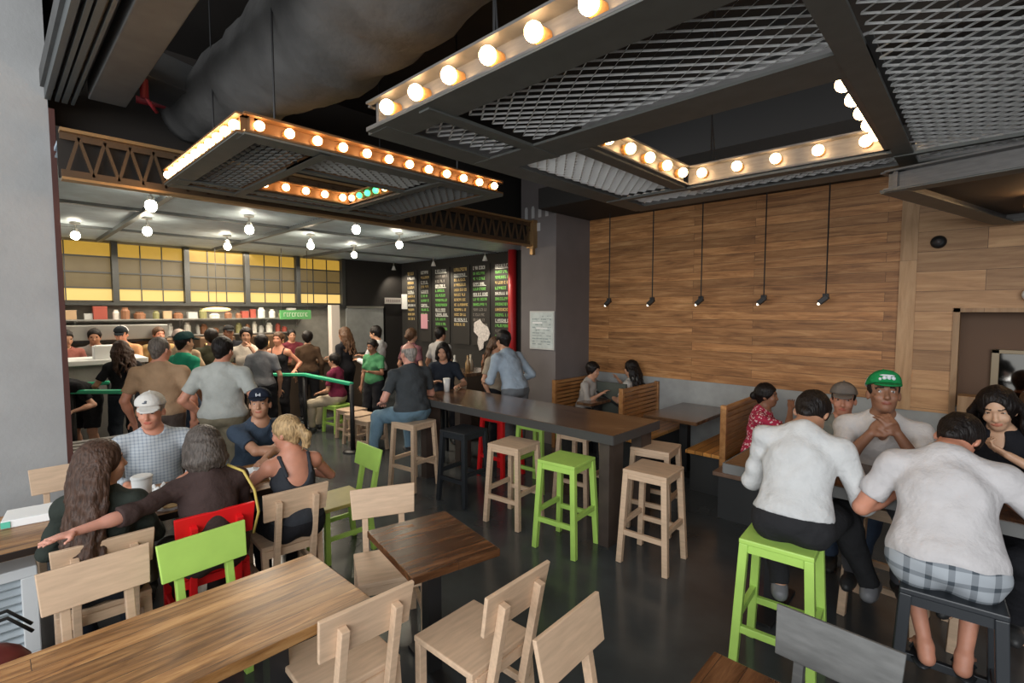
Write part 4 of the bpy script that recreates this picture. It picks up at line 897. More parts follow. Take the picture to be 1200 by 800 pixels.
def person(label, x, y, face, seat=None, H=1.72, sex='m', lean=0, side=0, twist=0, hy=0, hp=0, hr=0, sk='fair', hair='short', hc='dark', hcol=(0.010, 0.007, 0.006), fat=1.0,
           top=('grey', (0.4, 0.4, 0.4)), sleeve='short', bottom=('denim', (0.06, 0.09, 0.15)), legs='long', topm=None, botm=None, lh=None, rh=None, le=None, re=None, lf=None, rf=None, foot_z=None,
           cap=None, capm=None, capback=None, logo=None, shoe=(0.03, 0.03, 0.03), res=0.012, neckcut='crew', z0=0.0, brim=0, straps=False, curl=35, collar=False, lpalm=None, rpalm=None, glasses=False, untuck=0.06, kf=0.02):
    """face = direction faced in degrees (0 = +X, 90 = +Y). Hand and foot targets in metres in the person's own frame: right, forward, up from floor"""
    s = H / 1.72; root = thing('person', label, 'person', (x, y, z0), R(face - 90))
    hipz = (seat + 0.095) if seat is not None else 0.925 * s
    f = 1.0 if sex == 'm' else 0.88
    T = rot('Z', twist) @ rot('X', -lean) @ rot('Y', side); hip = V(0, 0, hipz)
    Tm = rot('Z', twist * .5) @ rot('X', -lean * 0.45) @ rot('Y', side * .5)
    def tp(a, b, c):           # torso space -> local; the spine bends: lower third less
        if c < 0.16 * s: return hip + Tm @ V(a, b, c)
        return hip + Tm @ V(0, 0, 0.16 * s) + T @ V(a, b, c - 0.16 * s)
    sw = 0.178 * s * (1.0 if sex == 'm' else 0.88) * (0.5 + 0.5 * fat)
    nb = tp(0, -0.01, 0.505 * s); SH = {-1: tp(-sw, 0, 0.432 * s), 1: tp(sw, 0, 0.432 * s)}
    Hm = rot('Z', twist * .6 + hy) @ rot('X', -hp) @ rot('Y', hr)
    neckdir = unit(unit(T @ V(0, 0.06, 1)) * 0.55 + Hm @ V(0, 0.12, 1) * 0.45)
    hb = nb + neckdir * 0.062 * s; hc0 = hb + Hm @ V(0, 0.018, 0.092) * s      # head centre
    hp_ = lambda a, b, c: hc0 + Hm @ (V(a, b, c) * s)
    # legs
    HJ = {k: hip + V(k * 0.09 * s, 0, -0.01) for k in (-1, 1)}; l1 = 0.43 * s; l2 = 0.42 * s
    KN, AN = {}, {}
    for k, ft in ((-1, lf), (1, rf)):
        if ft is None:
            ft = (k * 0.10, 0.0 if seat is None else 0.42, 0.0) if seat is None or seat < 0.6 else (k * 0.12, 0.24, (foot_z if foot_z is not None else 0.27))
        t = V(ft[0], ft[1], ft[2] + 0.075 * s); KN[k], AN[k] = ik(HJ[k], t, l1, l2, (k * 0.18, 1, 0.25))
    fdir = {k: unit(V(k * 0.18, 1, 0)) for k in (-1, 1)}
    # arms
    a1, a2 = 0.285 * s, 0.25 * s; EL, WR, HD = {}, {}, {}
    for k, ht, hi_ in ((-1, lh, le), (1, rh, re)):
        if ht is None: ht = tp(k * (sw + 0.07), 0.06, -0.06) if seat is None else V(k * 0.13, 0.26, hipz + 0.10)
        if hi_ is None: hi_ = (k * 0.7, -0.6, -0.8)
        EL[k], WR[k] = ik(SH[k], V(*ht), a1, a2, hi_)
        HD[k] = unit(WR[k] - EL[k])
    # ---- body
    b = []
    g = fat
    wa = 0.135 * f * g
    b += [Ell(tp(0, 0.0, 0.02 * s), V(0.158 * (1.0 if sex == 'm' else 1.03) * g, 0.115 * g, 0.12) * s, Tm, 0.03), Ell(tp(0, 0.015 * g, 0.17 * s), V(wa, 0.095 * g * (1.1 if fat > 1.05 else 1), 0.15) * s, T, 0.06),
          Ell(tp(0, 0.0, 0.33 * s), V(0.158 * f * (.5 + .5 * g), 0.108 * (.4 + .6 * g), 0.165) * s, T, 0.06)]
    b += [Cone(SH[-1], SH[1], 0.046 * s, 0.046 * s, 0.05), Cone(SH[-1], nb, 0.036 * s, 0.045 * s, 0.05), Cone(SH[1], nb, 0.036 * s, 0.045 * s, 0.05), Cone(tp(0, -0.01, 0.42 * s), nb, 0.075 * s, 0.06 * s, 0.05)]
    if sex == 'f': b += [Ell(tp(k * 0.075 * s, 0.085 * s, 0.30 * s), V(0.062, 0.05, 0.062) * s, T, 0.03) for k in (-1, 1)]
    for k in (-1, 1):
        b += [Cone(HJ[k], KN[k], 0.088 * s * (.6 + .4 * g) * (1 if sex == 'm' else 1.02), 0.054 * s, 0.04), Cone(KN[k], AN[k], 0.050 * s, 0.029 * s, 0.02), Ell(KN[k] * .7 + AN[k] * .3 - V(0, 0.018, 0), V(0.048, 0.048, 0.10) * s, None, 0.03)]
        A = AN[k] - V(0, 0, 0.045 * s); b += [Cone(AN[k], A - fdir[k] * 0.03, 0.034 * s, 0.030 * s, 0.02), Cone(A - V(0, 0, 0) - fdir[k] * 0.02, A + fdir[k] * 0.135 * s - V(0, 0, 0.008), 0.032 * s, 0.024 * s, 0.02)]
        for q in range(5): b.append(Cone(A + fdir[k] * 0.12 * s + V((q - 2) * .014, 0, -.012), A + fdir[k] * (0.165 - 0.01 * abs(q - (1.2 if k > 0 else 2.8))) * s + V((q - 2) * .016, 0, -.018), 0.011, 0.009, 0.006))
        af = 1.0 if sex == 'm' else 0.86
        b += [Cone(SH[k], EL[k], 0.050 * s * af * (.6 + .4 * g), 0.039 * s * af, 0.03), Cone(EL[k], WR[k], 0.040 * s * af, 0.026 * s * af, 0.012), Ell(EL[k] * .68 + WR[k] * .32, V(0.041, 0.041, 0.07) * s * af, np.array(Vector(HD[k]).to_track_quat('Z', 'Y').to_matrix()), 0.02)]
        # hand
        d = HD[k]; pn = (lpalm if k < 0 else rpalm); pn = V(0, 0, -1) if pn is None else V(*pn); pn = pn - d * (pn @ d); pn = unit(pn) if np.linalg.norm(pn) > .1 else unit(np.cross(d, V(1, 0, 0)))
        ac = np.cross(pn, d) * (1 if k > 0 else -1)       # towards the thumb
        hs = s * (1.0 if sex == 'm' else 0.9); w = WR[k]; Mh = np.stack([ac, d, pn], 1)
        b.append(Ell(w + d * 0.052 * hs, V(0.040, 0.055, 0.016) * hs, Mh, 0.012))
        for q, (off, ln) in enumerate(((0.030, 0.070), (0.010, 0.078), (-0.010, 0.072), (-0.029, 0.058))):
            p = w + (d * 0.088 + ac * off) * hs; cu = R(curl * (0.8 + 0.1 * q)); d1 = d * math.cos(cu * .5) + pn * math.sin(cu * .5) + ac * off * 2.5; d2 = d * math.cos(cu * 1.4) + pn * math.sin(cu * 1.4)
            p1 = p + unit(d1) * ln * 0.5 * hs; p2 = p1 + unit(d2) * ln * 0.5 * hs
            b += [Cone(p, p1, 0.0092 * hs, 0.0084 * hs, 0.005), Cone(p1, p2, 0.0084 * hs, 0.0068 * hs, 0.004)]
        p = w + (d * 0.02 + ac * 0.028) * hs; p1 = p + unit(ac * 0.85 + d * 0.7 + pn * 0.3) * 0.038 * hs; p2 = p1 + unit(ac * 0.25 + d + pn * 0.4) * 0.036 * hs
        b += [Cone(p, p1, 0.014 * hs, 0.0105 * hs, 0.01), Cone(p1, p2, 0.0105 * hs, 0.008 * hs, 0.005)]
    # neck and head
    nr = (0.056 if sex == 'm' else 0.046) * s
    b += [Cone(nb - neckdir * 0.03, hb + Hm @ V(0, 0.01, 0.03), nr * 1.08, nr * 0.95, 0.025)]
    fw = 1.0 if sex == 'm' else 0.94
    b += [Ell(hp_(0, -0.008, 0.028), V(0.076 * fw, 0.094, 0.090) * s, Hm, 0.02), Ell(hp_(0, 0.026, -0.043), V(0.060 * fw ** 2, 0.066, 0.070 * fw) * s, Hm, 0.03), Ell(hp_(0, 0.055, -0.093 * fw), V(0.028 * fw ** 3, 0.026, 0.020) * s, Hm, 0.03),
          Cone(hp_(0, 0.086, 0.012), hp_(0, 0.108 if sex == 'm' else 0.102, -0.030), 0.008 * s, 0.0125 * s * fw ** 2, 0.012), Ell(hp_(0, 0.100, -0.034), V(0.017, 0.012, 0.009) * s, Hm, 0.008), Ell(hp_(0, 0.086, -0.062), V(0.024, 0.0095, 0.0085) * s, Hm, 0.006),
          Ell(hp_(0, 0.080, 0.030), V(0.045, 0.014, 0.010) * s, Hm, 0.015)]
    for k in (-1, 1): b += [Ell(hp_(k * 0.078 * fw, -0.006, -0.012), V(0.010, 0.019, 0.030) * s, Hm @ rot('Z', k * 22), 0.006), Ell(hp_(k * 0.036, 0.068, -0.03), V(0.022, 0.018, 0.02) * s, Hm, 0.02), Ell(hp_(k * 0.031, 0.076, 0.008), V(0.014, 0.011, 0.010) * s, Hm, 0.006)]
    subs = [Ell(hp_(k * 0.032, 0.100, 0.008), V(0.020, 0.016, 0.011) * s, Hm, 0.010) for k in (-1, 1)]
    sm_ = skin(sk)
    lipm = mat('lips_' + sk, tuple(c * m_ for c, m_ in zip(SKIN[sk], (0.85, 0.5, 0.5))), 0.45); hm = hairm(hc, hcol)
    brow = mat('brow_' + hc, tuple(c * .8 for c in hcol), 0.8)
    def pick(c):
        q = (c - hc0) @ Hm / s; o = np.zeros(len(c), int)
        ff = q[:, 1] > 0.06
        o[ff & (np.abs(np.abs(q[:, 0]) - 0.033) < 0.020) & (np.abs(q[:, 2] - 0.031 + 0.006 * (np.abs(q[:, 0]) > .045)) < (0.0048 if sex == 'm' else 0.0032))] = 2
        o[ff & ((np.abs(q[:, 0]) / 0.026) ** 2 + ((q[:, 2] + 0.062) / 0.0095) ** 2 < 1) & (q[:, 1] > 0.078)] = 1
        if res > 0.0105:
            o[:] = 0; o[ff & (((np.abs(q[:, 0]) - 0.032) / 0.011) ** 2 + ((q[:, 2] - 0.012) / 0.008) ** 2 < 1)] = 2; return o
        e = ff & (((np.abs(q[:, 0]) - 0.032) / 0.0115) ** 2 + ((q[:, 2] - 0.008) / 0.0042) ** 2 < 1); o[e] = 3
        o[ff & (((np.abs(q[:, 0]) - 0.032) / 0.0062) ** 2 + ((q[:, 2] - 0.008) / 0.0054) ** 2 < 1)] = 4
        return o
    body = net_obj('body', surface(b, res, subs=subs), [sm_, lipm, brow, EYEW, IRIS], root, pick)
    cr = max(res, 0.009)
    # ---- top
    seed = (hash_label(label) % 97) * 1.7
    def fold(p, a=0.006):
        return a * (np.sin(p[:, 0] * 31 + p[:, 2] * 17 + seed + 2 * np.sin(p[:, 2] * 9 + p[:, 1] * 13)) * np.sin(p[:, 1] * 23 - p[:, 2] * 21 + seed) + 0.5 * np.sin(p[:, 2] * 47 + 3 * np.sin(p[:, 0] * 12 + seed)))
    tm_ = topm or cloth(*top); o_ = 0.014
    c = [Ell(tp(0, 0.0, 0.05 * s), V(0.158 * g + .03, 0.115 * g + .032, 0.13) * s, Tm, 0.04), Ell(tp(0, 0.015 * g, 0.18 * s), V(wa + .022, 0.095 * g + .026, 0.16) * s, T, 0.06), Ell(tp(0, 0.0, 0.33 * s), V(0.158 * f * (.5 + .5 * g) + o_, 0.108 * (.4 + .6 * g) + o_, 0.165) * s, T, 0.06)]
    if sex == 'f': c += [Ell(tp(k * 0.075 * s, 0.085 * s, 0.30 * s), V(0.072, 0.06, 0.07) * s, T, 0.03) for k in (-1, 1)]
    csubs = []; straps_ = []
    if sleeve == 'strap':
        c = [q for q in c]; csubs = [Ell(tp(0, 0.0, 0.50 * s), V(0.125, 0.19, 0.13) * s, T, 0.01)]
        if kf: csubs.append(Ell(tp(0, -0.13, 0.42 * s), V(0.10, 0.10, 0.16) * s, T, 0.01))
        for k in (-1, 1): straps_ += [Cone(tp(k * 0.085 * s, 0.09, 0.36 * s), tp(k * 0.105 * s, 0.03, 0.497 * s), 0.012, 0.012, 0.01), Cone(tp(k * 0.105 * s, 0.03, 0.497 * s), tp(k * 0.10 * s, -0.045, 0.49 * s), 0.012, 0.012, 0.01), Cone(tp(k * 0.10 * s, -0.045, 0.49 * s), tp(k * 0.085 * s, -0.115, 0.36 * s), 0.012, 0.012, 0.01)]
    else:
        c += [Cone(SH[-1], SH[1], 0.056 * s, 0.056 * s, 0.05), Cone(SH[-1], tp(0, -0.012, 0.478 * s), 0.050 * s, 0.062 * s, 0.05), Cone(SH[1], tp(0, -0.012, 0.478 * s), 0.050 * s, 0.062 * s, 0.05), Cone(tp(0, -0.01, 0.40 * s), tp(0, -0.012, 0.475 * s), 0.095 * s, 0.082 * s, 0.05)]
        for k in (-1, 1):
            u = unit(EL[k] - SH[k]); w_ = unit(WR[k] - EL[k]); af = 1.0 if sex == 'm' else 0.88
            if sleeve == 'short': e = SH[k] + (EL[k] - SH[k]) * 0.72; c += [Cone(SH[k], EL[k], 0.060 * s * af, 0.064 * s * af, 0.035, (e, u))]
            elif sleeve == 'half': c += [Cone(SH[k], EL[k], 0.060 * s * af, 0.058 * s * af, 0.035), Cone(EL[k], WR[k], 0.059 * s * af, 0.055 * s, 0.02, (EL[k] + (WR[k] - EL[k]) * 0.22, w_))]
            else: c += [Cone(SH[k], EL[k], 0.060 * s * af, 0.052 * s * af, 0.035), Cone(EL[k], WR[k], 0.052 * s * af, 0.038 * s, 0.02, (EL[k] + (WR[k] - EL[k]) * 0.96, w_))]
    if collar:
        c += [Cone(tp(k * .028, 0.055, 0.475 * s), tp(k * 0.065, -0.02, 0.515 * s), 0.018, 0.018, 0.008) for k in (-1, 1)] + [Cone(tp(-0.062, -0.03, 0.515 * s), tp(0.062, -0.03, 0.515 * s), 0.019, 0.019, 0.012), Cone(tp(-0.05, -0.058, 0.51 * s), tp(0.05, -0.058, 0.51 * s), 0.019, 0.019, 0.02)]
    hem = tp(0, 0, -untuck * s)
    cuts = [(hem, -unit(Tm @ V(0, 0, 1)))]
    if neckcut == 'crew' and sleeve != 'strap': csubs.append(Ell(tp(0, 0.022, 0.535 * s), V(0.062, 0.075, 0.055) * s, T, 0.006))
    if neckcut == 'v': csubs.append(Ell(tp(0, 0.085, 0.50 * s), V(0.036, 0.06, 0.085) * s, T, 0.006))
    fa = 0.0042 if res < 0.011 else 0.003
    net_obj('shirt' if sleeve != 'strap' else 'tank_top', surface(c, cr, cuts, csubs, lambda p: fold(p, fa)), [tm_], root)
    if straps_: net_obj('shoulder_straps', surface(straps_, cr * .8), [tm_], root)
    # ---- bottom
    bm2 = botm or cloth(*bottom)
    c = [Ell(tp(0, -0.005, 0.02 * s), V(0.158 * g + .022, 0.115 * g + .024, 0.118) * s, Tm, 0.03)]
    for k in (-1, 1):
        th = 0.088 * s * (.6 + .4 * g) + 0.020
        if legs == 'shorts': kd = unit(KN[k] - HJ[k]); c += [Cone(HJ[k], KN[k] + kd * 0.03, th + .006, 0.080 * s, 0.03, (HJ[k] + (KN[k] - HJ[k]) * 0.92, kd))]
        else: c += [Cone(HJ[k], KN[k], th, 0.076 * s, 0.03), Cone(KN[k], AN[k], 0.074 * s, 0.052 * s, 0.02, (AN[k] + V(0, 0, 0.0), unit(AN[k] - KN[k]))), Ell(KN[k] * .7 + AN[k] * .3 - V(0, 0.018, 0), V(0.070, 0.070, 0.13) * s, None, 0.03), Ell(KN[k], V(0.078, 0.078, 0.078) * s, None, 0.03)]
    net_obj('shorts' if legs == 'shorts' else 'trousers', surface(c, cr, (), (), lambda p: fold(p, fa * .7)), [bm2], root)
    # ---- shoes
    if shoe:
        for k in (-1, 1):
            A = AN[k] - V(0, 0, 0.045 * s); c = [Cone(A - fdir[k] * 0.035, A + fdir[k] * 0.13 * s - V(0, 0, .004), 0.042 * s, 0.038 * s, 0.02), Cone(AN[k] - V(0, 0, .02), A, 0.045 * s, 0.042 * s, 0.02), Cone(A + fdir[k] * .1, A + fdir[k] * 0.165 * s - V(0, 0, .012), .038 * s, 0.028 * s, .02)]
            net_obj('shoe', surface(c, max(cr, .01), [(A - V(0, 0, 0.036), V(0, 0, -1))]), [mat('shoe_%d' % int(sum(shoe) * 300), shoe, 0.5)], root)
    elif shoe is None:
        for k in (-1, 1):
            A = AN[k] - V(0, 0, 0.045 * s); mb = MB(); q = A + fdir[k] * 0.06 - V(0, 0, 0.04)
            mb.sphere(tuple(q), 0.05, 14, (0.95, 2.5, 0.26)); sl = mb.build('sandal', BLACKP, root, smooth=True)
            MB().tube([tuple(q + V(-0.045, .02, .01)), tuple(q + V(-.01, .07, .062)), tuple(q + V(0.045, .02, .01))], 0.007, 6).build('sandal_strap', BLACKP, sl, smooth=True)
    # ---- hair
    hr_ = max(min(res, 0.008), 0.006) if res < 0.011 else res
    def hfold(p):
        q = (p - hc0) @ Hm
        return 0.002 * np.sin(np.arctan2(q[:, 0], q[:, 1] + .02) * 31 + q[:, 2] * 40 + 3 * np.sin(q[:, 2] * 37) + seed) + 0.0015 * np.sin(q[:, 2] * 90 + q[:, 0] * 60)
    if hair != 'none':
        if cap: hair = 'buzz' if hair == 'short' else hair
        t_ = {'short': 0.012, 'buzz': 0.005, 'long': 0.018, 'bob': 0.020, 'pony': 0.012, 'bun': 0.013, 'thick': 0.022, 'fringe': 0.006}[hair]
        c = [Ell(hp_(0, -0.014, 0.034), V(0.077 + t_, 0.094 + t_, 0.090 + t_) * s, Hm, 0.02), Cone(hp_(0, -0.05, 0.0), hp_(0, -0.055, -0.055), 0.055 * s, 0.04 * s, 0.03)]
        hs_ = [Ell(hp_(0, 0.085, -0.045), V(0.080, 0.085, 0.105) * s, Hm, 0.008), Ell(hp_(0, 0.02, -0.105), V(0.1, 0.075, 0.075) * s, Hm, 0.008)]
        if hair in ('long', 'bob'):
            hs_ = [Ell(hp_(0, 0.108, -0.018), V(0.060, 0.080, 0.098) * s, Hm, 0.006)]
        if hair == 'buzz' or hair == 'fringe': hs_.append(Ell(hp_(0, 0.1, 0.06), V(0.09, 0.10, 0.08) * s, Hm, 0.01))
        if hair == 'fringe': hs_.append(Ell(hp_(0, 0.01, 0.12), V(0.13, 0.15, 0.075) * s, Hm, 0.01))
        rnd = random.Random(int(seed * 10))
        if hair == 'long':
            L = 0.42 * s if kf != 0.03 else 0.58 * s; n = 46 if res < .011 else 14
            for i in range(n):
                an = R(75 + 210 * (i + .5) / n); rx, ry = math.sin(an - R(0)), -math.cos(an - R(180))
                ca, sa = math.cos(an - math.pi / 2), math.sin(an - math.pi / 2)
                px, py = math.cos(an - math.pi / 2 + math.pi / 2), 0
                ax_, ay_ = 0.088 * math.sin(an), 0.100 * math.cos(an) - 0.012
                p = hp_(ax_, ay_, 0.03); ph = rnd.uniform(0, 6.28); prev = p
                ln = L * rnd.uniform(0.78, 1.0); rw = rnd.uniform(0.014, 0.024)
                for j in range(1, 8):
                    u = j / 7; base = hp_(ax_ * (1.0 + 0.12 * u), ay_ * 0.95 - 0.0 * u, 0.03)
                    dn = V(0, 0, -1) * ln * u + Hm @ V(ax_ * .25, -0.01 - .02 * u, 0) * 1.2
                    wob = V(math.sin(ph + u * 13), math.cos(ph * 1.7 + u * 11), 0) * (0.010 + rnd.random() * 0.018) * u
                    q = base + dn + wob + (T @ V(0, -0.07 * u, 0) if ay_ < 0.02 else V(0, 0.02 * u, 0)); c.append(Cone(prev, q, rw * s * (1 - .3 * u), rw * s * (1 - .45 * u), 0.006)); prev = q
        if hair == 'bob':
            for i in range(20):
                an = R(60 + 240 * (i + .5) / 20); ax_, ay_ = 0.086 * math.sin(an), 0.100 * math.cos(an) - 0.012
                p = hp_(ax_, ay_, 0.02); q = hp_(ax_ * 1.15, ay_ * 1.12, -0.075 - rnd.uniform(0, .02)); q2 = hp_(ax_ * 0.95, ay_ * 0.98, -0.125 - rnd.uniform(0, .02))
                c += [Cone(p, q, 0.026 * s, 0.024 * s, 0.01), Cone(q, q2, 0.024 * s, 0.012 * s, 0.01)]
        if hair == 'pony':
            p = hp_(0, -0.115, 0.02); q = hp_(0, -0.15, -0.04); q2 = hp_(0.0, -0.14, -0.12); c += [Cone(p, q, 0.03, 0.034, 0.012), Cone(q, q2, 0.034, 0.014, 0.02), Ell(p, V(0.03, .03, .03), None, .01)]
            for k in range(5): c.append(Cone(q, q2 + V(rnd.uniform(-.03, .03), rnd.uniform(-.03, .03), rnd.uniform(-.03, .02)), 0.015, 0.006, 0.006))
        if hair == 'bun': c += [Ell(hp_(0, -0.12, -0.01), V(0.045, 0.04, 0.045) * s, Hm, 0.01)]
        if hair == 'thick': c += [Ell(hp_(0, -0.03, 0.06), V(0.095, 0.10, 0.085) * s, Hm, 0.02)]
        net_obj('hair', surface(c, hr_, (), hs_, hfold), [hm], root)
    if cap:
        cm = capm or cloth('cap_%d' % hash_label(label), cap, 0.02)
        c = [Ell(hp_(0, -0.012, 0.040), V(0.094, 0.112, 0.104) * s, Hm, 0.01), Ell(hp_(0, 0.045, 0.080), V(0.078, 0.060, 0.062) * s, Hm, 0.02)]
        cp = net_obj('cap', surface(c, hr_, [(hp_(0, 0, 0.048), -unit(Hm @ V(0, -0.12, 1)))]), [cm] + ([cloth('cap_back', capback)] if capback else []), root, (lambda q: (((q - hc0) @ Hm)[:, 1] < 0.0).astype(int)) if capback else None)
        BM = Hm @ rot('Z', brim)
        c = [Ell(hc0 + (BM @ (V(0, 0.108, 0.047))) * s, V(0.070, 0.078, 0.010) * s, BM @ rot('X', -10), 0.01)]
        net_obj('brim', surface(c, hr_), [cm], cp)
        MB().sphere(tuple(hp_(0, -0.012, 0.145)), 0.008, 8).build('button', cm, cp)
        if logo:
            mb = MB()
            for (a, w_, c0, h_) in logo[1]:
                y0 = math.sqrt(max(0, 1 - (a / .094) ** 2 - ((c0 - .04) / .104) ** 2)) * .112 - .012
                y0 = max(y0, math.sqrt(max(0, 1 - (a / .078) ** 2 - ((c0 - .08) / .062) ** 2)) * .060 + .045)
                mb.sphere(tuple(hp_(a, y0, c0)), 1.0, 10, (w_, 0.006, h_))
            k0 = mb.v; mb.v = [tuple(v_) for v_ in k0]; mb.build('emblem', mat('emblem_' + logo[0][0], logo[0][1], 0.7), cp, smooth=True)
    if glasses:
        mb = MB()
        for k in (-1, 1): mb.tube([tuple(hp_(k * .033 + .02 * math.cos(a), 0.103, 0.006 + .014 * math.sin(a))) for a in [i * math.pi / 6 for i in range(13)]], 0.0022, 6, False); mb.tube([tuple(hp_(k * .053, .1, .01)), tuple(hp_(k * .08, .0, .012))], 0.002, 6)
        mb.build('glasses', BLACK, root)
    top_ = hp_(0, 0, 0.125)
    PEOPLE.append((label, root, top_, [SH[-1], SH[1], EL[-1], EL[1], WR[-1], WR[1], KN[-1], KN[1], AN[-1], AN[1]]))
    return root
def hash_label(t):
    h = 7
    for ch in t: h = (h * 31 + ord(ch)) % 100003
    return h

W_ = (0.55, 0.555, 0.55)
person('long haired woman in a dark green top seated at the friends table, seen from behind', -3.38, 0.37, 172, seat=0.455, H=1.66, sex='f', lean=2, twist=-22, hy=-62, hp=-4, sk='tan', hair='long', hc='chestnut', hcol=(0.062, 0.034, 0.023),
       top=('dark_olive', (0.028, 0.034, 0.028)), sleeve='half', bottom=('dark_denim', (0.02, 0.025, 0.035)), lh=(-0.1, 0.34, 0.80), rh=(0.22, 0.30, 0.80), re=(.3, -.3, -1), res=0.008, kf=0.03)
person('man in a pale cap and grey checked shirt sitting behind the large white cup', -4.66, 0.84, -4, seat=0.455, H=1.82, lean=8, hy=-22, hp=6, sk='ruddy', hair='short', hc='grey', hcol=(0.28, 0.25, 0.22), fat=1.08,
       topm=checks('shirt_check', (0.46, 0.50, 0.53), (0.25, 0.29, 0.34), 0.024, 0.35), sleeve='long', collar=True, neckcut='crew', cap=(0.62, 0.60, 0.56), logo=(('grey', (0.12, 0.14, 0.17)), [(0.0, .020, .088, .006), (-0.004, .010, .098, .007)]),
       lh=(-0.16, 0.44, 0.80), rh=(0.20, 0.44, 0.80), le=(-1, -.2, -.3), re=(1, -.2, -.3), res=0.008, brim=10, bottom=('khaki', (0.25, 0.2, 0.14)))
gw = person('grey haired woman in a brown top resting her arm along the next chair', -3.31, 0.87, 178, seat=0.455, H=1.66, sex='f', lean=8, hy=12, hp=14, sk='pink', hair='bob', hc='ash', hcol=(0.085, 0.07, 0.06), fat=1.14,
       top=('cocoa', (0.055, 0.035, 0.032)), sleeve='half', bottom=('brown', (0.05, 0.04, 0.035)), lh=(-0.66, -0.20, 0.93), le=(-.2, -.6, -.5), rh=(0.10, 0.36, 0.80), res=0.008, lpalm=(0, 0, -1), curl=14)
MB().tube([(0.10, 0.02, 1.06), (0.16, -0.08, 1.03), (0.20, -0.14, 0.92), (0.22, -0.14, 0.78), (0.2, -0.10, 0.64)], 0.008, 8).build('shoulder_strap', mat('yellow_strap', (0.55, 0.42, 0.10), 0.6), gw, smooth=True)
person('man in a navy shirt and navy cap leaning on crossed arms', -4.76, 1.60, 2, seat=0.455, H=1.76, lean=26, hy=-30, hp=-8, sk='tan', hair='short', top=('navy', (0.045, 0.065, 0.095)), sleeve='short', cap=(0.015, 0.02, 0.035),
       logo=(('white', (0.6, 0.62, 0.65)), [(-0.014, .007, .08, .016), (0.014, .007, .08, .016), (0.0, .010, .078, .006)]), lh=(0.12, 0.56, 0.80), rh=(-0.10, 0.52, 0.82), le=(-1, .1, -.2), re=(1, .1, -.2), res=0.008, fat=1.05)
person('blonde woman in a dark tank top with bare back and tied hair', -3.36, 1.40, 176, seat=0.455, H=1.62, sex='f', lean=12, hy=42, hp=8, sk='ruddy', hair='pony', hc='blonde', hcol=(0.42, 0.28, 0.14), top=('slate', (0.035, 0.038, 0.045)), sleeve='strap',
       bottom=('black', (0.015, 0.015, 0.018)), lh=(-0.18, 0.36, 0.82), rh=(0.16, 0.36, 0.80), le=(-1, -.3, -.6), re=(1, -.3, -.6), res=0.008)
person('standing man in a loose brown shirt seen from behind', -6.02, 1.17, 150, H=1.75, fat=1.18, hy=-25, sk='ruddy', hair='buzz', hc='greying', hcol=(0.12, 0.10, 0.085), top=('sepia_shirt', (0.36, 0.235, 0.14)), sleeve='short', bottom=('brownpant', (0.08, 0.06, 0.05)), untuck=0.14, res=0.010)
person('standing man in a pale grey shirt and khaki trousers seen from behind', -5.42, 1.56, 140, H=1.76, fat=1.2, hy=-10, hp=8, sk='ruddy', hair='short', hc='black', top=('pale_grey', (0.40, 0.41, 0.38)), sleeve='short', collar=True, bottom=('khaki2', (0.20, 0.17, 0.115)), lh=(-0.26, 0.10, 0.98), rh=(0.25, 0.12, 1.0), untuck=0.02, res=0.010, le=(-.6, -.7, -.5), re=(.6, -.7, -.5))
person('bald man in a charcoal shirt and jeans sitting on a bar stool', -4.70, 3.30, 172, seat=0.755, H=1.74, fat=1.2, lean=8, hy=10, sk='pink', hair='fringe', hc='grey', hcol=(0.28, 0.25, 0.22), top=('charcoal', (0.050, 0.056, 0.060)), sleeve='short', bottom=('jeans', (0.13, 0.21, 0.27)), untuck=0.13, lf=(-0.38, 0.26, 0.30), rf=(0.1, 0.3, 0.28), lh=(-0.24, 0.26, 0.95), rh=(0.20, 0.34, 1.02), res=0.009)
person('dark haired woman in black facing the camera behind a white cup', -5.32, 4.26, -42, seat=0.755, H=1.60, sex='f', lean=10, hy=-12, hp=10, sk='tan', hair='bob', top=('ink', (0.02, 0.025, 0.035)), sleeve='short', bottom=('black', (0.015, 0.015, 0.018)), rh=(0.08, 0.38, 1.09), lh=(-.2, .3, 1.02), foot_z=0.27)
person('man in a light blue shirt bending over the counter beside the red post', -4.36, 4.66, 176, H=1.80, lean=26, hp=8, sk='tan', hair='short', top=('light_blue', (0.30, 0.36, 0.42)), sleeve='long', bottom=('grey_trousers', (0.13, 0.14, 0.15)), untuck=0.06, lh=(-0.12, 0.42, 1.06), rh=(0.2, 0.22, 1.02), res=0.010)
person('person in a sand coloured top standing beyond the man in the light blue shirt', -5.02, 4.95, 10, H=1.64, sex='f', sk='tan', hair='long', hc='brown', hcol=(0.08, 0.04, 0.02), top=('sand', (0.33, 0.27, 0.20)), sleeve='short', bottom=('black', (0.015, 0.015, 0.018)), res=0.013)
person('woman in a green top and black trousers standing by the low stools', -7.19, 4.30, -70, H=1.56, sex='f', hp=12, sk='brown', hair='bun', top=('leaf_green', (0.06, 0.20, 0.09)), sleeve='short', bottom=('black', (0.015, 0.015, 0.018)), lh=(-.12, .28, 1.05), res=0.013)
person('man in a white shirt standing in profile near the grey roller screen', -7.66, 4.66, 208, H=1.76, hp=10, sk='tan', hair='short', top=('white_shirt', W_), sleeve='long', bottom=('black', (0.015, 0.015, 0.018)), rh=(.1, .34, 1.2), lh=(-.1, .32, 1.15), res=0.013)
person('brown haired person in a black top standing behind the low lime stool', -8.32, 4.40, 205, H=1.72, sex='f', sk='tan', hair='long', hc='brown', hcol=(0.08, 0.04, 0.02), top=('black_top', (0.012, 0.012, 0.015)), sleeve='half', bottom=('black', (0.015, 0.015, 0.018)), fat=1.12, rh=(.1, .36, 1.15), res=0.013)
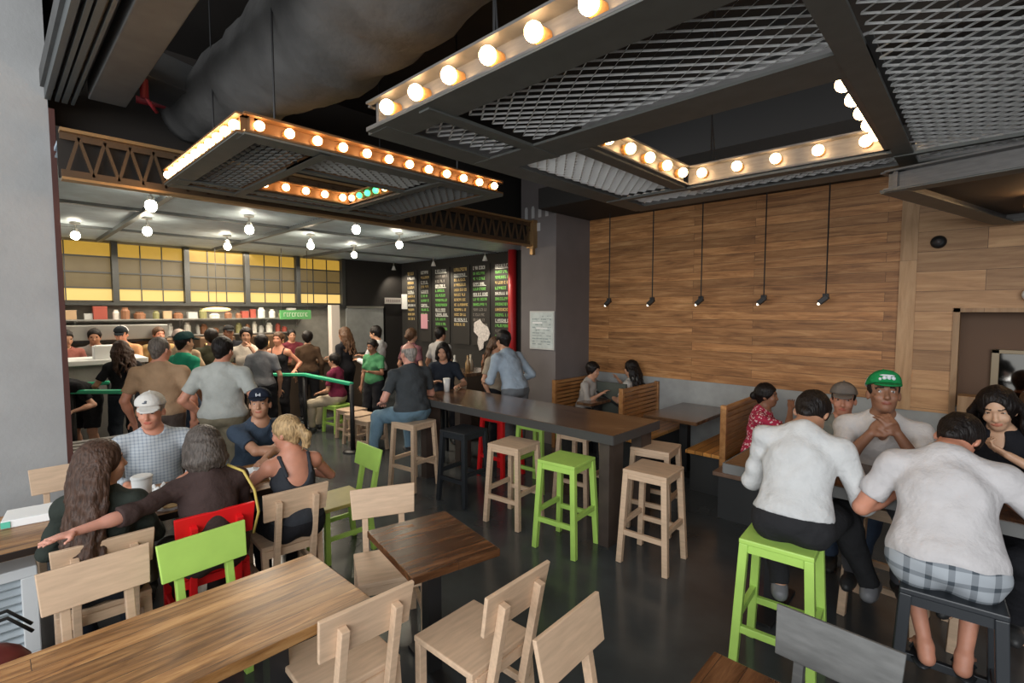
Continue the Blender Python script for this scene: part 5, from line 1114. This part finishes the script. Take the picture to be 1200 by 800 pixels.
person('person in a maroon shirt and beige trousers seated on the low lime stool', -7.76, 3.96, 215, seat=0.46, H=1.64, sex='f', lean=6, sk='tan', hair='short', top=('maroon', (0.13, 0.015, 0.04)), sleeve='short', bottom=('beige', (0.45, 0.38, 0.28)), res=0.013)
person('woman in a black tank top facing the camera behind the queue rail', -8.62, 3.36, -48, H=1.66, sex='f', sk='ruddy', hair='bun', hc='brown', hcol=(0.08, 0.04, 0.02), top=('black_top', (0.012, 0.012, 0.015)), sleeve='strap', bottom=('black', (0.015, 0.015, 0.018)), lh=(-.32, .12, 1.02), rh=(.1, .3, 1.2), res=0.012, kf=0)
person('long haired woman in black by the nearer queue rail at the left', -8.16, 1.20, 195, H=1.62, sex='f', lean=8, sk='tan', hair='long', hc='dark_brown', hcol=(0.045, 0.022, 0.014), top=('black_top', (0.012, 0.012, 0.015)), sleeve='short', bottom=('dark_denim', (0.03, 0.04, 0.055)), lh=(-.28, .3, .95), res=0.012)
person('person in a dark green cap and emerald shirt in the queue at the left', -7.30, 1.68, 110, H=1.74, sk='tan', hair='short', top=('emerald', (0.02, 0.26, 0.15)), sleeve='short', cap=(0.012, 0.04, 0.04), res=0.013)
person('cook in a dark red top behind the order counter, leftmost', -9.88, 0.76, 20, H=1.74, hp=14, sk='tan', hair='short', top=('dull_red', (0.28, 0.10, 0.08)), sleeve='short', bottom=('black', (0.015, 0.015, 0.018)), res=0.014, lh=(-.1, .32, 1.1), rh=(.1, .32, 1.1))
person('cook in a grey top behind the order counter, second from the left', -10.12, 1.14, -10, H=1.74, hp=10, sk='tan', hair='short', top=('stone', (0.30, 0.27, 0.24)), sleeve='short', bottom=('black', (0.015, 0.015, 0.018)), res=0.014)
person('cook with an orange shirt and dark cap at the right end of the order counter', -9.84, 1.44, -20, H=1.78, hp=14, sk='ruddy', hair='short', top=('orange', (0.62, 0.32, 0.16)), sleeve='short', bottom=('black', (0.015, 0.015, 0.018)), cap=(0.02, 0.025, 0.03), capback=(0.6, .6, .6), res=0.014, lh=(-.1, .32, 1.15), rh=(.1, .32, 1.15))
person('cook in a yellow brown top between the drinks machine and the order counter', -10.16, 1.98, 10, H=1.74, sk='ruddy', hair='short', hc='brown', hcol=(0.08, 0.04, 0.02), top=('ochre', (0.36, 0.24, 0.10)), sleeve='short', bottom=('black', (0.015, 0.015, 0.018)), res=0.014)
person('person in a black outfit bending low over the far queue rail at the left', -8.34, 0.82, 318, H=1.66, sex='f', lean=78, hp=40, sk='fair', hair='short', top=('black_top', (0.012, 0.012, 0.015)), sleeve='short', legs='shorts', bottom=('black', (0.015, 0.015, 0.018)), lh=(-.2, .5, .8), rh=(.2, .5, .8), res=0.013)
person('customer in a dark top in the queue before the drinks machines', -8.86, 2.42, 170, H=1.72, sk='brown', hair='thick', top=('moss', (0.05, 0.05, 0.03)), sleeve='short', res=0.014)
person('cook in a black top and cap behind the dark ordering counter', -10.16, 3.06, -5, H=1.74, sk='brown', hair='short', top=('black_top', (0.012, 0.012, 0.015)), sleeve='short', bottom=('black', (0.015, 0.015, 0.018)), cap=(0.02, 0.02, 0.02), res=0.014)
person('woman in a cream blouse with arms raised in the middle of the queue', -8.22, 2.72, -20, H=1.76, sex='f', sk='tan', hair='bun', top=('cream', (0.55, 0.48, 0.40)), sleeve='short', bottom=('black', (0.015, 0.015, 0.018)), lh=(-.06, .22, 1.45), rh=(.3, .1, 1.1), res=0.013)
person('customer in a heather grey top seen from behind in the queue', -7.66, 2.74, 150, H=1.66, sex='f', sk='tan', hair='thick', top=('heather', (0.17, 0.17, 0.18)), sleeve='short', bottom=('black', (0.015, 0.015, 0.018)), res=0.013)
person('cook in a burgundy top at the pick up counter below the green sign', -10.12, 4.20, -10, H=1.64, sk='tan', hair='short', top=('burgundy', (0.12, 0.02, 0.03)), sleeve='short', bottom=('black', (0.015, 0.015, 0.018)), res=0.014)
person('customer in a dark brown jacket waiting at the pick up counter', -8.90, 3.98, 150, H=1.64, sex='f', sk='tan', hair='thick', top=('umber', (0.06, 0.035, 0.02)), sleeve='long', bottom=('black', (0.015, 0.015, 0.018)), res=0.014)
person('person with a straw hat in the queue beyond the dark green cap', -8.30, 1.86, 170, H=1.74, sk='tan', hair='short', top=('tan_top', (0.35, 0.25, 0.16)), sleeve='short', cap=(0.55, 0.42, 0.36), res=0.014)
person('customer in a plum top reading the menu wall, left of the bald man', -7.02, 4.92, 100, H=1.72, sex='f', sk='tan', hair='bun', hc='brown', hcol=(0.08, 0.04, 0.02), top=('plum', (0.14, 0.06, 0.07)), sleeve='short', bottom=('black', (0.015, 0.015, 0.018)), res=0.014)
person('customer in a white and black top reading the menu wall behind the bald man', -6.80, 5.36, 95, H=1.74, sk='tan', hair='short', top=('offwhite', (0.42, 0.40, 0.38)), sleeve='short', bottom=('black', (0.015, 0.015, 0.018)), res=0.014)
# booths and the high table
person('diner in a grey top seated in the booth against the taupe column', -4.22, 6.0, 6, seat=0.46, H=1.56, sex='f', lean=16, hp=8, sk='tan', hair='thick', top=('dove', (0.34, 0.31, 0.28)), sleeve='half', bottom=('black', (0.015, 0.015, 0.018)), lh=(-.12, .36, .8), rh=(.12, .34, .84), res=0.012)
person('dark haired diner showing above the middle slatted booth back', -3.60, 6.32, 184, seat=0.46, H=1.62, sex='f', lean=4, sk='tan', hair='long', top=('dove2', (0.4, 0.38, 0.35)), sleeve='short', bottom=('black', (0.015, 0.015, 0.018)), rh=(.1, .3, 1.0), lh=(-.15, .3, .8), res=0.012)
person('woman in a pink top with white spots seated at the grey edged bench', -1.60, 5.22, 8, seat=0.46, H=1.62, sex='f', lean=10, sk='brown', hair='bun', topm=dots('pink_spots', (0.42, 0.018, 0.06), (0.75, 0.55, 0.55), 42, 0.36), sleeve='short', bottom=('black', (0.015, 0.015, 0.018)), rh=(.06, .30, 1.08), lh=(-.1, .32, .9), res=0.010)
place(low, True, (-0.84, 4.98, 0), R(0), 'low pale wooden stool under the man in the grey cap')
person('man in a grey cap half hidden between the white shirt and the green cap', -0.84, 4.96, -72, seat=0.46, H=1.84, lean=6, hy=-10, sk='ruddy', hair='short', top=('grey_green', (0.20, 0.20, 0.17)), sleeve='short', cap=(0.17, 0.145, 0.125), res=0.010)
person('man in a green cap and open white shirt with hands clasped at his mouth', -0.46, 4.02, -82, seat=0.755, H=1.76, lean=27, hy=8, hp=-12, sk='brown', hair='short', top=('white_open', (0.58, 0.55, 0.53)), sleeve='short', neckcut='v', collar=True, cap=(0.01, 0.21, 0.06), capback=(0.45, 0.45, 0.42),
       logo=(('white', (0.7, 0.75, 0.72)), [(-0.03, .012, .085, .012), (-.008, .012, .088, .014), (.014, .012, .086, .011), (.034, .008, .080, .009), (0, .040, .102, .006)]), lh=(-0.07, 0.40, 1.28), rh=(0.06, 0.40, 1.265), le=(-.35, .5, -1), re=(.35, .5, -1), bottom=('grey_shorts', (0.10, 0.10, 0.11)), res=0.007, curl=60, lpalm=(.7, -.7, 0), rpalm=(-.7, -.7, 0), fat=1.05)
person('man in a white shirt and dark trousers on the lime stool, seen from behind', -0.71, 2.96, 98, seat=0.755, H=1.74, lean=25, side=3, hp=56, hy=-14, sk='tan', hair='short', top=('white_shirt', W_), sleeve='half', collar=True, neckcut='', bottom=('black_trousers', (0.022, 0.022, 0.024)), untuck=-0.05, lh=(-0.12, 0.42, 1.06), rh=(0.22, 0.38, 1.06), le=(-.5, -.5, -1), re=(.6, -.6, -1),
       rf=(0.36, 0.44, 0.34), lf=(-0.08, 0.28, 0.28), shoe=(0.16, 0.16, 0.17), res=0.008, fat=1.06)
person('man in a white t-shirt and grey plaid shorts on the black stool, seen from behind', -0.08, 2.93, 96, seat=0.755, H=1.74, lean=32, hp=66, hy=-24, sk='ruddy', hair='short', top=('white_tee', (0.52, 0.50, 0.50)), sleeve='short', legs='shorts', botm=checks('plaid_shorts', (0.36, 0.39, 0.42), (0.06, 0.075, 0.09), 0.075, 0.3), untuck=0.02, fat=1.18,
       lh=(-0.14, 0.34, 1.08), rh=(0.26, 0.40, 1.08), le=(-.7, -.2, -1), re=(.8, -.2, -.8), lf=(-0.04, 0.20, 0.27), rf=(0.10, 0.20, 0.27), shoe=None, res=0.008)
person('long haired woman in black resting her chin on her hand at the right edge', 0.11, 4.00, -100, seat=0.755, H=1.62, sex='f', lean=14, hy=4, hp=14, hr=6, sk='asian', hair='long', top=('black_top', (0.012, 0.012, 0.015)), sleeve='short', neckcut='v', bottom=('black', (0.015, 0.015, 0.018)), lh=(-0.07, 0.30, 1.235), rh=(.16, .36, 1.06), le=(-1, .1, -.6), res=0.007, lpalm=(0, -.5, 1), curl=70)
place(low, True, (0.34, 6.0, 0), R(0), 'low pale wooden stool at the far right by the brown recess')
person('partly seen diner with brown hair cut off by the right edge', 0.34, 5.98, -60, seat=0.46, H=1.74, sk='ruddy', hair='short', hc='brown', hcol=(0.08, 0.04, 0.02), top=('umber', (0.06, 0.035, 0.02)), sleeve='short', res=0.012)
